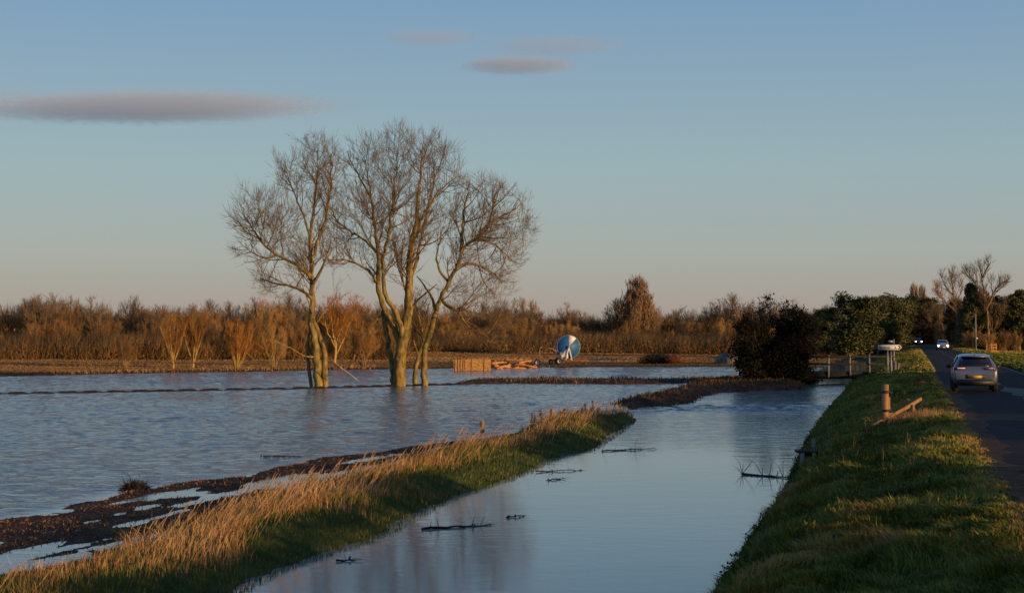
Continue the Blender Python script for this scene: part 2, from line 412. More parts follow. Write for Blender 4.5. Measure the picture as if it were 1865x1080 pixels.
# ---------------------------------------------------------------- water
wx, wy, wq = fan(5, 30, 80, 500, -.60, .42, 2); wx2, wy2, wq2 = fan(30, 430, 1150, 560, -.37, .36, 2)
def chop(x, y):
    CH = W([(100, 1180), (400, 1040), (560, 990), (800, 880), (1000, 820), (1130, 765), (1170, 750), (1230, 738), (1350, 700), (1480, 690)])
    CH = np.array(CH); xb = np.interp(y, CH[:, 1], CH[:, 0]); xb = xb + 0
    w = 1 - smooth(-.6, .8, x - xb)
    w = np.where(y > CH[-1, 1], 1 - smooth(-1, 1, (x - road_x(y)) + 9.5), w)
    calm = .03
    w = w * (1 - .95 * smooth(-.9, .1, poly_sd(x, y, EMB)))
    # current where the flood pours back into the channel
    c = P(1330, 742); turb = np.exp(-((y - c[1] - .06 * (x - c[0])) / 3.6) ** 2)
    c2 = P(1330, 712); turb2 = .5 * np.exp(-((y - c2[1]) / 12.) ** 2)
    return w + (1 - w) * np.clip(calm + .95 * turb * 2.4 + turb2 + .22 * smooth(44, 60, y) * smooth(100, 80, y), 0, 2.3)
water_m, ns, ls, b = new_mat('water')
tc = ns.new('ShaderNodeTexCoord')
wcm = ns.new('ShaderNodeMix'); wcm.data_type = 'RGBA'; wcm.inputs['A'].default_value = (.28, .33, .28, 1); wcm.inputs['B'].default_value = (.085, .12, .135, 1); wcm.clamp_factor = True
ls.new(wcm.outputs['Result'], b.inputs['Base Color'])
b.inputs['Roughness'].default_value = .06; b.inputs['IOR'].default_value = 1.333
b.inputs['Specular IOR Level'].default_value = .5
def wnoise(sx, sy, det, w):
    mp = ns.new('ShaderNodeMapping'); mp.inputs['Scale'].default_value = (sx, sy, 1); mp.inputs['Rotation'].default_value = (0, 0, w)
    ls.new(tc.outputs['Object'], mp.inputs[0])
    n = ns.new('ShaderNodeTexNoise'); n.inputs['Scale'].default_value = 1; n.inputs['Detail'].default_value = det; n.inputs['Roughness'].default_value = .55
    ls.new(mp.outputs[0], n.inputs['Vector']); return n.outputs['Fac']
hA = wnoise(2.2, 3.6, 4, .2); hB = wnoise(.5, 1.2, 2, -.1)
ad = ns.new('ShaderNodeMath'); ad.operation = 'ADD'; ls.new(hA, ad.inputs[0]); ls.new(hB, ad.inputs[1])
ch = attr(ns, 'chop'); ls.new(ch, wcm.inputs['Factor'])
mu = ns.new('ShaderNodeMath'); mu.operation = 'MULTIPLY'; ls.new(ad.outputs[0], mu.inputs[0]); ls.new(ch, mu.inputs[1])
bp = ns.new('ShaderNodeBump'); bp.inputs['Strength'].default_value = 1.0; bp.inputs['Distance'].default_value = .10
ls.new(mu.outputs[0], bp.inputs['Height']); ls.new(bp.outputs[0], b.inputs['Normal'])
wb = Buf(); CH_ALL = []
rw = np.random.default_rng(4)
WV = []
for i_ in range(46):
    lam = .32 * (2.6 / .32) ** rw.uniform(0, 1); a_ = rw.normal(1.9, .75); WV.append((2 * math.pi / lam, a_, rw.uniform(0, 6.28), lam))
def waves(x, y):
    z = 0 * x
    for k_, a_, ph, lam in WV:
        z = z + lam * np.sin(k_ * (x * math.cos(a_) + y * math.sin(a_)) + ph + 1.5 * np.sin(.13 * x + .21 * y + ph))
    return z * .0033
for X_, Y_, Q_ in ((wx, wy, wq), (wx2, wy2, wq2)):
    c_ = chop(X_, Y_); gust = .75 + .45 * fbm(X_ * .05, Y_ * .10, 97)
    wb.add(np.stack([X_, Y_, WZ + waves(X_, Y_) * c_ * gust], 1), None, Q_); CH_ALL.append(c_)
wme = wb.mesh('water', water_m, True)
a = wme.attributes.new('chop', 'FLOAT', 'POINT'); a.data.foreach_set('value', np.concatenate(CH_ALL).astype(np.float32))
water = link('water', wme); tag(water, kind='structure')

# ---------------------------------------------------------------- road
road_m = mat_noise('asphalt', [(.3, (.020, .020, .022)), (.7, (.042, .041, .041))], 2.2, .9, .5, 40, spec=.08)
ys = np.concatenate([np.linspace(-40, 6, 10), 7 * (600 / 7) ** np.linspace(0, 1, 260)])
def strip(u0, u1, z, ysel, ragged=0):
    bf = Buf(); k = 6; n = len(ysel)
    us = np.linspace(0, 1, k)[None, :] * np.ones((n, 1))
    e0 = u0 + ragged * fbm(ysel * 1.3, ysel * 0 + 3, 77); e1 = u1 + ragged * fbm(ysel * 1.1, ysel * 0 + 9, 78)
    U = e0[:, None] * (1 - us) + e1[:, None] * us
    X = road_x(ysel)[:, None] + U; Yv = np.repeat(ysel[:, None], k, 1)
    camber = .05 * (1 - ((U - 4.2) / 3.0) ** 2)
    Zv = z + np.maximum(camber, 0)
    idx = np.arange(n * k).reshape(n, k); q = np.stack([idx[:-1, :-1], idx[:-1, 1:], idx[1:, 1:], idx[1:, :-1]], -1).reshape(-1, 4)
    bf.add(np.stack([X, Yv, Zv], -1).reshape(-1, 3), None, q); return bf
o = strip(1.45, 7.1, 0, ys, .12).build('road', road_m, None, True); tag(o, kind='structure')
paint = mat_noise('road_paint', [(.35, (.08, .08, .08)), (.6, (.30, .29, .28))], 6, .8)
cb = Buf()
yy = 10.0; nb_ = 0
while yy < 330:
    s = strip(4.14, 4.27, .008, np.linspace(yy, yy + 2.2, 3)); cb.add(s.v[0], None, s.f4[0]); yy += 6.0
o = cb.build('centre_line', paint); tag(o, kind='structure')
o = strip(6.75, 6.86, .008, ys[10:-20]).build('edge_line', paint); tag(o, kind='structure')
mud_m = mat_noise('road_mud', [(.35, (.05, .028, .014)), (.65, (.12, .065, .03))], 3, .9, .5, 20, spec=.1)
my = ys[10:150]; bf = strip(1.40, 1.95, .004, my, .35); o = bf.build('road_mud', mud_m); tag(o, kind='structure')
# shallow roadside puddle
pud_m = plain('puddle_water', (.016, .020, .032), .6, spec=.10)
pb = Buf(); pts = []
c = (road_x(66.) + 4.9, 66.)
for i in range(40):
    a_ = i / 40 * 2 * math.pi; rr = 1 + .18 * math.sin(3 * a_ + 1) + .1 * math.sin(7 * a_)
    pts.append((c[0] + 1.15 * rr * math.cos(a_) + .245 * 5.0 * rr * math.sin(a_), c[1] + 5.0 * rr * math.sin(a_), .062))
pb.add(pts + [(c[0], c[1], .062)], [(i, (i + 1) % 40, 40) for i in range(40)])
o = pb.build('puddle', pud_m); tag(o, kind='structure')

# ---------------------------------------------------------------- grass
def scatter_blades(name, mat, x, y, h, w, lean, tint, label, cat):
    z = height(x, y); bf = Buf()
    blades(bf, np.stack([x, y, z - .01], 1), h, w, lean, tint)
    o = bf.build(name, mat); tag(o, label, cat, kind='stuff'); return o
def inv_sample(n, y0, y1, p=1.0):   # density falling as 1/y^p
    t = RG.uniform(0, 1, n)
    if p == 1: return y0 * (y1 / y0) ** t
    q = 1 - p; return (y0 ** q + t * (y1 ** q - y0 ** q)) ** (1 / q)
N = 330000
y = inv_sample(N, 9, 130, 1.35); u = RG.uniform(-4.4, 1.62, N); x = road_x(y) + u
dd = u - bank_edge(y)
k = (dd > .02); x, y, u, dd = x[k], y[k], u[k], dd[k]; N = len(x)
cl = fbm(x * .8, y * .8, 41); c2 = fbm(x * 2.5, y * 2.5, 43)
h = (.06 + .10 * np.clip(cl + .35, 0, 1) + .10 * np.clip(c2 + .1, 0, 1)) * RG.uniform(.6, 1.4, N) * (1 + .25 * (dd < 1)) * (1 - .55 * smooth(1.0, 1.6, u))
w = .007 * (1 + y / 16) * RG.uniform(.7, 1.3, N)
th = fbm(x * .9, y * .9, 51) * 5 + 2.6
lean = np.stack([np.cos(th), np.sin(th), 0 * th], 1) * RG.uniform(.2, 1.2, N)[:, None] + RG.normal(0, .35, (N, 3)) * np.array([1, 1, 0])
tint = np.clip(.50 + .24 * cl + .12 * c2 + RG.normal(0, .12, N) + .25 * smooth(.9, 1.5, u) + .35 * smooth(.3, .6, fbm(x * .45, y * .45, 61)), 0, 1)
tint = np.where(RG.uniform(size=N) < .035, .95, tint)
scatter_blades('bank_grass', M['green_grass'], x, y, h, w, lean, tint, 'green tussocky grass covering the bank between river and road', 'grass')
N = 60000
y = inv_sample(N, 105, 330, 1.0); u = RG.uniform(-4.3, 1.6, N); x = road_x(y) + u; k = u - bank_edge(y) > .02; x, y, u = x[k], y[k], u[k]; N = len(x)
scatter_blades('bank_grass', M['green_grass'], x, y, .14 * RG.uniform(.6, 1.8, N), .003 * y * RG.uniform(.4, 1, N), RG.normal(0, .4, (N, 3)) * np.array([1, 1, 0]), np.clip(.62 + .45 * fbm(x * .12, y * .05, 13) + RG.normal(0, .1, N), 0, 1), 'yellowing grass on the far bank beyond the road sign', 'grass')
N = 170
y = inv_sample(N, 30, 70, 1.0); u = RG.uniform(-2.8, .6, N); x = road_x(y) + u; z = height(x, y); ps = Buf()
spikes(ps, np.stack([x, y, z], 1), unit(RG.normal(0, .22, (N, 3)) + np.array([0, 0, 1])), RG.uniform(.2, .55, N), .003 * (1 + y / 40), RG.normal(0, .1, (N, 3)), 3, RG.uniform(.4, .9, N))
o = ps.build('dead_stalks', M['dry_grass']); tag(o, 'thin dead stalks standing in the green bank', 'stalks', kind='stuff')
N = 5200
y = inv_sample(N, 12, 60, 1.2); ue = bank_edge(y); u = ue + .05 + np.abs(RG.normal(0, .12, N)); k = fbm(y * 2.2, y * 0, 88) > -.05; y, u = y[k], u[k]; N = len(y); x = road_x(y) + u; z = height(x, y)
bf = Buf(); cards(bf, np.stack([x + RG.normal(0, .04, N), y, np.maximum(z, WZ) + RG.uniform(.02, .22, N)], 1), RG.uniform(.012, .035, N), RG.uniform(0, .6, N))
o = bf.build('waterside_weeds', M['weed']); tag(o, 'small dark leafy weeds hanging over the water along the right bank', 'weeds', kind='stuff')
# far verge of the road
N = 60000
y = inv_sample(N, 70, 300, 1.0); u = RG.uniform(7.05, 24, N); x = road_x(y) + u
k = x / y < .36; x, y, u = x[k], y[k], u[k]; N = len(x)
h = .16 * RG.uniform(.6, 1.5, N); w = .004 * y * RG.uniform(.5, 1, N)
tint = np.clip(.40 + .3 * fbm(x * .1, y * .1, 3) + RG.normal(0, .1, N) + .5 * smooth(215, 230, y), 0, 1)
scatter_blades('verge_grass', M['green_grass'], x, y, h, w, RG.normal(0, .4, (N, 3)) * np.array([1, 1, 0]), tint, 'green grass on the far verge right of the road', 'grass')
# dry tall grass on the embankment
N = 230000
y = inv_sample(N, 12, 68, 1.3); x = RG.uniform(-13, 6, N)
EA = np.array(EMB_R)
sd = poly_sd(x, y, EMB); dR = line_d(x, y, EMB_R)
wid = emb_wid(y) + .4 * fbm(x, y, 5)
k = (sd > .02) & (dR < wid); x, y, sd, dR, wid = x[k], y[k], sd[k], dR[k], wid[k]; N = len(x)
cl = fbm(x * .55, y * .55, 71); rel = dR / wid
cm = fbm(x * 1.3, y * 1.3, 74); tall = smooth(.24, .58, rel + .42 * cl) * (.35 + .65 * smooth(-.35, .3, fbm(x * .4, y * .4, 72) + .5 * cm))
h = (.11 + .40 * tall * RG.uniform(.3, 1.15, N) * (.75 + .5 * np.clip(fbm(x * 2.2, y * 2.2, 79) + .3, 0, 1))) * RG.uniform(.7, 1.1, N)
w = .0045 * (1 + y / 16) * RG.uniform(.6, 1.3, N)
lean = np.stack([.45 + 1.5 * fbm(x * 1.5, y * 1.5, 75) + .5 * RG.uniform(-1, 1, N), 1.4 * fbm(x * 1.5, y * 1.5, 76) + .15 * RG.normal(size=N), 0 * x], 1) * (.4 + .6 * tall)[:, None] + RG.normal(0, .22, (N, 3)) * np.array([1, 1, 0])
tint = np.clip(.18 + .54 * tall + .12 * cl + RG.normal(0, .12, N) - .30 * smooth(.15, .45, fbm(x * .9, y * .9, 83)), 0, 1)
scatter_blades('dry_grass', M['dry_grass'], x, y, h, w, lean, tint, 'tall dry golden grass growing along the narrow embankment', 'grass')
# seed heads over the dry grass
N = 5200
y = inv_sample(N, 14, 66, 1.0); x = RG.uniform(-13, 6, N); sd = poly_sd(x, y, EMB); dR = line_d(x, y, EMB_R)
wid = emb_wid(y)
k = (sd > .2) & (dR < wid) & (dR > wid * .35) & (fbm(x * .5, y * .5, 72) > -.2); x, y = x[k], y[k]; N = len(x)
z = height(x, y); ps = Buf(); base = np.stack([x, y, z], 1); hh = RG.uniform(.45, .8, N)
dr = unit(np.stack([.32 + .15 * RG.normal(size=N), .1 * RG.normal(size=N), np.ones(N)], 1))
spikes(ps, base, dr, hh, .0035 * (1 + y / 40), np.array([.22, 0, -.08]), 3, np.full(N, .75))
tp = base + dr * (hh * .72)[:, None] + np.array([.12, 0, -.03]) * hh[:, None]
spikes(ps, tp, dr + np.array([.22, 0, -.05]), hh * .30, .008 * (1 + y / 60), np.array([.15, 0, -.08]), 3, np.full(N, .72))
o = ps.build('grass_seed_heads', M['dry_grass']); tag(o, 'feathery dry grass seed heads leaning over the narrow embankment', 'grass', kind='stuff')
# wet weed litter on the mud flat beside the flood
N = 100000
y = inv_sample(N, 14, 66, 1.2); x = RG.uniform(-16, 6, N); sd = poly_sd(x, y, EMB); dR = line_d(x, y, EMB_R)
wid = emb_wid(y)
zz = height(x, y)
k = (sd > -.25) & (dR > wid - .5) & ((zz > WZ + .004) | (RG.uniform(size=N) < .05)); x, y = x[k], y[k]; N = len(x)
cl = fbm(x, y, 14)
scatter_blades('weed_litter', M['wet_weed'], x, y, .02 + .05 * RG.uniform(.2, 1, N) * (1 + cl), .010 * (1 + y / 20) * np.ones(N), RG.normal(0, 1.2, (N, 3)) * np.array([1, 1, 0]), np.clip(.5 + .3 * cl + RG.normal(0, .2, N), 0, 1), 'matted dark brown weed left on the mud beside the flood', 'weed')
# weeds on the islands and the flooded dike
N = 60000
x = RG.uniform(-34, 32, N); y = RG.uniform(74, 140, N)
s1 = np.maximum(poly_sd(x, y, ISL1), poly_sd(x, y, ISL2)); dk = line_d(x, y, DIKE)
s1r = s1 + fbm(x * .9, y * .9, 1) * .4
k = (s1r > -.1) | ((dk < .45) & (RG.uniform(size=N) < .9)); x, y, dk, s1r = x[k], y[k], dk[k], s1r[k]; N = len(x)
cl = fbm(x * .35, y * .35, 23)
on = s1r > -.1
h = np.where(on, .12 + .30 * np.clip(cl + .35, 0, 1), .06) * RG.uniform(.4, 1.2, N)
scatter_blades('island_weeds', M['weed'], x, y, h, .03 + .03 * RG.uniform(size=N), RG.normal(0, .5, (N, 3)) * np.array([1, 1, 0]), np.clip(.50 + .40 * fbm(x * .2, y * .2, 29) + RG.normal(0, .14, N) + np.where(on, 0, .2), 0, 1), 'dark brown weeds on the low banks standing out of the flood', 'weed')
# far field: dry tufts and a reedy edge
N = 230000
y = inv_sample(N, 140, 330, 1.0); x = RG.uniform(-.42, .26, N) * y; sd = poly_sd(x, y, FIELD)
k = (sd > .3) & (height(x, y) > WZ + .02); x, y, sd = x[k], y[k], sd[k]; N = len(x)
band = fbm(x * .012, y * .22, 66)
u = x - road_x(y)
h = (.07 + .20 * np.clip(band, 0, 1) + .14 * (sd < 2.5)) * RG.uniform(.5, 1.3, N)
trk = (x > P(690, 668)[0] * y / 172) & (sd < 20)
h = np.where(trk, .06, h)
w = .0008 * y * RG.uniform(.5, 1.2, N)
gL = smooth(-30, -14, u) * smooth(140, 160, y)
tint = np.clip(.5 + .4 * band + RG.normal(0, .12, N) - .25 * trk, 0, 1)
scatter_blades('field_grass', M['field_grass'], x, y, h, w, RG.normal(0, .4, (N, 3)) * np.array([1, 1, 0]), tint, 'dry straw coloured grass over the field beyond the flood', 'grass')

# ---------------------------------------------------------------- trees
def colonize(pos, par, att, step, infl, kill, iters, trop=(0, 0, .08), jit=.12, seed=0, cone=1.6, inert=.6, centre=None, outw=0.):
    rg = np.random.default_rng(seed)
    cap = 60000
    Pn = np.zeros((cap, 3)); n = len(pos); Pn[:n] = pos; par = list(par)
    Dn = np.zeros((cap, 3)); Dn[:, 2] = 1
    for i in range(n):
        if par[i] >= 0: Dn[i] = unit(Pn[i] - Pn[par[i]])
    att = np.asarray(att, float)
    def near(A, B, D=None):
        bi = np.zeros(len(A), int); bd = np.full(len(A), 1e18)
        for s_ in range(0, len(B), 400):
            v = A[:, None] - B[None, s_:s_ + 400]; d = (v ** 2).sum(-1)
            if D is not None:
                c = (v * D[None, s_:s_ + 400]).sum(-1) / np.sqrt(d + 1e-9); d = d * (1 + cone * (1 - c)) ** 2
            i = d.argmin(1); m = d[np.arange(len(A)), i]
            k = m < bd; bd[k] = m[k]; bi[k] = i[k] + s_
        return bi, bd
    ni, nd = near(att, Pn[:n], Dn[:n])
    trop = np.array(trop)
    for it in range(iters):
        real = ((att - Pn[ni]) ** 2).sum(1)
        k = real > kill * kill; att, ni, nd = att[k], ni[k], nd[k]
        if len(att) == 0: break
        act = nd < infl * infl
        if not act.any(): infl *= 1.5; continue
        d = unit(att[act] - Pn[ni[act]]); S = np.zeros((n, 3)); np.add.at(S, ni[act], d)
        src = np.unique(ni[act]); dv = unit(unit(S[src]) + trop + Dn[src] * inert + (0 if centre is None else outw * unit(Pn[src] - np.array(centre))) + rg.normal(0, jit, (len(src), 3)))
        new = Pn[src] + dv * step
        w0 = max(0, n - 8000); bi, bd = near(new, Pn[w0:n])
        ok = bd > (step * .5) ** 2
        # attractors whose node is stuck are dropped
        if (~ok).any():
            bad = np.isin(ni, src[~ok]) & (rg.uniform(size=len(ni)) < .5); att, ni, nd = att[~bad], ni[~bad], nd[~bad]
            if len(att) == 0: break
        if not ok.any(): continue
        new, src, dv = new[ok], src[ok], dv[ok]
        if n + len(new) > cap: break
        Pn[n:n + len(new)] = new; Dn[n:n + len(new)] = dv; par += list(src)
        b2, bd2 = near(att, new, dv); kk = bd2 < nd; nd[kk] = bd2[kk]; ni[kk] = b2[kk] + n
        n += len(new)
    return Pn[:n].copy(), np.array(par)
def limb_nodes(limbs, step):
    """limbs: list of (points, r0, r1); each after the first starts at its nearest existing node"""
    pos = []; par = []; rad = []
    for li, (pts, r0, r1) in enumerate(limbs):
        pts = np.asarray(pts, float); seg = np.linalg.norm(np.diff(pts, axis=0), axis=1); L = np.concatenate([[0], np.cumsum(seg)])
        n = max(2, int(L[-1] / step)); t = np.linspace(0, L[-1], n + 1)
        q = np.stack([np.interp(t, L, pts[:, i]) for i in range(3)], 1)
        if len(q) > 4: q[1:-1] = (q[:-2] + 2 * q[1:-1] + q[2:]) / 4
        rr = r0 + (r1 - r0) * (t / L[-1]) ** (.62 if r0 > 0 else .9)
        if li == 0: prev = -1
        elif r0 < 0: prev = 0
        else:
            prev = int(np.argmin(((np.array(pos) - q[0]) ** 2).sum(1)))
        for i, p in enumerate(q):
            if i == 0 and prev >= 0: continue
            pos.append(p); par.append(prev); rad.append(abs(rr[i])); prev = len(pos) - 1
    return np.array(pos), par, np.array(rad)
def skeleton_mesh(pos, par, radfix, tip=.012, ex=2.3, thick=.05, sides=(7, 4), smooth_n=2, ntrunk=0):
    """returns (trunk Buf, crown Buf, radii, directions)"""
    n = len(pos); r = np.zeros(n); s = np.zeros(n); kids = [[] for _ in range(n)]
    for i in range(n - 1, -1, -1):
        r[i] = s[i] ** (1 / ex) if s[i] > 0 else tip
        if i < len(radfix): r[i] = max(min(r[i], radfix[i] * 1.15), radfix[i])
        if par[i] >= 0: s[par[i]] += r[i] ** ex if i >= len(radfix) else 0; kids[par[i]].append(i)
    for _ in range(smooth_n):
        new = pos.copy()
        for i in range(len(radfix), n):
            if kids[i] and par[i] >= 0:
                m = max(kids[i], key=lambda q: r[q]); new[i] = pos[i] * .5 + (pos[par[i]] + pos[m]) * .25
        pos = new
    main = np.full(n, -1)
    for i in range(n):
        if kids[i]: main[i] = max(kids[i], key=lambda q: r[q])
    d = np.zeros((n, 3))
    for i in range(n):
        if par[i] >= 0: d[i] += unit(pos[i] - pos[par[i]])
        if main[i] >= 0: d[i] += unit(pos[main[i]] - pos[i])
    d = unit(d); bt, bc = Buf(), Buf()
    idx = np.array([i for i in range(n) if par[i] >= 0]); pa = par[idx]; ism = main[pa] == idx
    for buf, sel, sd_ in ((bt, r[idx] >= thick, sides[0]), (bc, r[idx] < thick, sides[1])):
        e = idx[sel]
        if not len(e): continue
        p = par[e]; im = main[p] == e
        d0 = np.where(im[:, None], d[p], unit(pos[e] - pos[p])); r0 = np.where(im, r[p], np.minimum(r[e] * 1.15, r[p])); r1 = r[e]
        a0, b0 = frames(d0); a1, b1 = frames(d[e])
        fl = (a0 * a1).sum(1) < 0; a1[fl] *= -1; b1[fl] *= -1
        ang = np.arange(sd_) * 2 * math.pi / sd_; c_, s_ = np.cos(ang)[None, :, None], np.sin(ang)[None, :, None]
        R0 = pos[p][:, None] + (a0[:, None] * c_ + b0[:, None] * s_) * r0[:, None, None]
        R1 = pos[e][:, None] + (a1[:, None] * c_ + b1[:, None] * s_) * r1[:, None, None]
        V = np.concatenate([R0, R1], 1); f = [(i, (i + 1) % sd_, sd_ + (i + 1) % sd_, sd_ + i) for i in range(sd_)]
        buf.add(V.reshape(-1, 3), None, (np.array(f)[None] + (np.arange(len(e)) * 2 * sd_)[:, None, None]).reshape(-1, 4))
    return bt, bc, pos, r, d
def outline_points(poly, y0, n, depth=.8, seed=0):
    """attractors inside an outline (world x, z) given a rounded depth around y0"""
    rg = np.random.default_rng(seed); poly = np.array(poly)
    lo, hi = poly.min(0), poly.max(0); out = []
    zs = np.linspace(lo[1], hi[1], 60); ext = []
    X = np.linspace(lo[0], hi[0], 160)
    for z in zs:
        s_ = poly_sd(X, np.full(160, z), poly) > 0
        ext.append((X[s_].min(), X[s_].max()) if s_.any() else (np.nan, np.nan))
    ext = np.array(ext); ok = ~np.isnan(ext[:, 0])
    while sum(map(len, out)) < n:
        q = rg.uniform(lo, hi, (n, 2)); q = q[poly_sd(q[:, 0], q[:, 1], poly) > 0]
        a = np.interp(q[:, 1], zs[ok], ext[ok, 0]); b_ = np.interp(q[:, 1], zs[ok], ext[ok, 1])
        hw = np.minimum((b_ - a) / 2, 4.2); m = (a + b_) / 2; t = np.clip((q[:, 0] - m) / ((b_ - a) / 2 + 1e-6), -1, 1)
        y = y0 + rg.uniform(-1, 1, len(q)) * np.sqrt(1 - t * t) * hw * depth
        out.append(np.stack([q[:, 0], y, q[:, 1]], 1))
    return np.concatenate(out)[:n]
def tubes_vec(buf, Pp, Rr, sides=4):
    """many tubes at once: Pp (N,K,3), Rr (N,K)"""
    N, K, _ = Pp.shape
    if N == 0: return
    d = np.gradient(Pp, axis=1); d = unit(d).reshape(-1, 3); a, b = frames(d); a = a.reshape(N, K, 3); b = b.reshape(N, K, 3)
    for k in range(1, K):
        f = (a[:, k] * a[:, k - 1]).sum(1) < 0; a[f, k] *= -1; b[f, k] *= -1
    ang = np.arange(sides) * 2 * math.pi / sides
    V = Pp[:, :, None] + (a[:, :, None] * np.cos(ang)[None, None, :, None] + b[:, :, None] * np.sin(ang)[None, None, :, None]) * Rr[:, :, None, None]
    f = np.array([(k * sides + i, k * sides + (i + 1) % sides, (k + 1) * sides + (i + 1) % sides, (k + 1) * sides + i) for k in range(K - 1) for i in range(sides)])
    buf.add(V.reshape(-1, 3), None, (f[None] + (np.arange(N) * K * sides)[:, None, None]).reshape(-1, 4))
def along(Pp, Rr, spacing, t0, rg):
    """spawn points along tubes: position, tangent, radius, t, parent length"""
    seg = np.linalg.norm(np.diff(Pp, axis=1), axis=2); L = seg.sum(1); K = Pp.shape[1]
    cnt = np.maximum(1, np.round(L * (1 - t0) / spacing + rg.uniform(-.5, .5, len(L)))).astype(int)
    own = np.repeat(np.arange(len(L)), cnt); t = t0 + (1 - t0) * rg.uniform(0, 1, len(own)) ** .85
    k = t * (K - 1); i = np.minimum(k.astype(int), K - 2); f = (k - i)[:, None]
    p = Pp[own, i] * (1 - f) + Pp[own, i + 1] * f; tg = unit(Pp[own, i + 1] - Pp[own, i]); r = Rr[own, i] * (1 - f[:, 0]) + Rr[own, i + 1] * f[:, 0]
    return p, tg, r, t, L[own]
def sprout(p, tg, L, ang, K, rg, inside, centre, up=.10, outw=.06, wob=.09):
    N = len(p); a, b = frames(tg); ph = rg.uniform(0, 6.28, N)[:, None]; an = np.radians(rg.normal(ang, 9, N))[:, None]
    d = unit(tg * np.cos(an) + (a * np.cos(ph) + b * np.sin(ph)) * np.sin(an))
    tt = np.linspace(.12, 1.15, 9); S = p[:, None] + d[:, None] * (tt[None, :, None] * L[:, None, None])
    S[..., 2] += (up * 1.3 * tt ** 2)[None] * L[:, None]
    ins = inside(S.reshape(-1, 3)).reshape(N, -1); first = np.where(ins.all(1), 9, np.argmin(ins, axis=1)); Lf = L * np.clip(tt[np.minimum(first, 8)] + .02, .16, 1) * np.where(first == 0, .5, 1)
    pts = [p]; cur = p; step = (Lf / (K - 1))[:, None]
    for k in range(K - 1):
        d = unit(d + np.array([0, 0, up]) + outw * unit(cur - centre) + rg.normal(0, wob, (N, 3))); cur = cur + d * step; pts.append(cur)
    return np.stack(pts, 1), Lf
def grow_crown(buf, limbs, inside, centre, rg, sp=(.42, .26, .15), ln=((1.8, 4.2), (.7, 1.7), (.28, .7)), rmax=(.055, .022, .0085), t0=.28, up=(.10, .12, .2), ang=(42, 42, 38)):
    """limbs: list of (pts (n,3), radii (n,)); three orders of side branches fill the crown"""
    L1p = []; L1r = []
    for pts, rad in limbs:
        p, tg, r, t, L = along(pts[None], rad[None], sp[0], t0, rg)
        n = len(p); ll = rg.uniform(*ln[0], n) * (1.05 - .55 * t) ; keep = inside(p + tg * .1) | (rg.uniform(size=n) < .25); p, tg, r, ll = p[keep], tg[keep], r[keep], ll[keep]
        if not len(p): continue
        q, lf = sprout(p, tg, ll, ang[0], 7, rg, inside, centre, up[0]); r0 = np.minimum(r * .6, rmax[0] * (.45 + .55 * lf / ln[0][1]) * rg.uniform(.8, 1.2, len(p)))
        L1p.append(q); L1r.append(r0[:, None] * np.linspace(1, .28, 7)[None])
    P1, R1 = np.concatenate(L1p), np.concatenate(L1r); tubes_vec(buf, P1, R1, 4)
    # second order also springs from the outer limbs
    p, tg, r, t, L = along(P1, R1, sp[1], .12, rg); p = [p]; tg = [tg]; r = [r]; t = [t]
    for pts, rad in limbs:
        a = along(pts[None], rad[None], sp[1] * 1.3, t0 + .1, rg); p.append(a[0]); tg.append(a[1]); r.append(a[2]); t.append(a[3])
    p, tg, r, t = map(np.concatenate, (p, tg, r, t)); k = inside(p); p, tg, r, t = p[k], tg[k], r[k], t[k]
    q, lf = sprout(p, tg, rg.uniform(*ln[1], len(p)) * (1.1 - .5 * t), ang[1], 5, rg, inside, centre, up[1])
    R2 = np.minimum(r * .7, rmax[1])[:, None] * np.linspace(1, .4, 5)[None]; tubes_vec(buf, q, R2, 3)
    p, tg, r, t, L = along(q, R2, sp[2], .1, rg); a, b = frames(tg); ph = rg.uniform(0, 6.28, len(p))[:, None]; an = np.radians(rg.normal(ang[2], 12, len(p)))[:, None]
    d = unit(tg * np.cos(an) + (a * np.cos(ph) + b * np.sin(ph)) * np.sin(an) + np.array([0, 0, up[2]]))
    spikes(buf, p, d, rg.uniform(*ln[2], len(p)) * (1.15 - .4 * t), rmax[2], rg.normal(0, .05, (len(p), 3)) + np.array([0, 0, .16]), 3, None, True)
    e = q[:, -1]; spikes(buf, e, unit(q[:, -1] - q[:, -2]) + np.array([0, 0, .1]), rg.uniform(*ln[2], len(e)), rmax[2], np.array([0, 0, .12]), 3)
    return len(P1), len(q), len(p)
def resample(pts, r0, r1, step=.3, pw=1.0):
    pts = np.asarray(pts, float); seg = np.linalg.norm(np.diff(pts, axis=0), axis=1); L = np.concatenate([[0], np.cumsum(seg)]); n = max(4, int(L[-1] / step)); t = np.linspace(0, L[-1], n + 1)
    q = np.stack([np.interp(t, L, pts[:, i]) for i in range(3)], 1)
    for _ in range(2): q[1:-1] = (q[:-2] + 2 * q[1:-1] + q[2:]) / 4
    w = np.random.default_rng(int(abs(pts.sum()) * 100) % 9999).normal(0, .035, q.shape); w[0] = 0; q += w * min(1, L[-1] / 6)
    return q, r1 + (r0 - r1) * (1 - t / L[-1]) ** pw
def Z1(pts):                       # coordinates read off an enlargement of the tree group
    return [(400 + .463 * a, 220 + .463 * b) for a, b in pts]
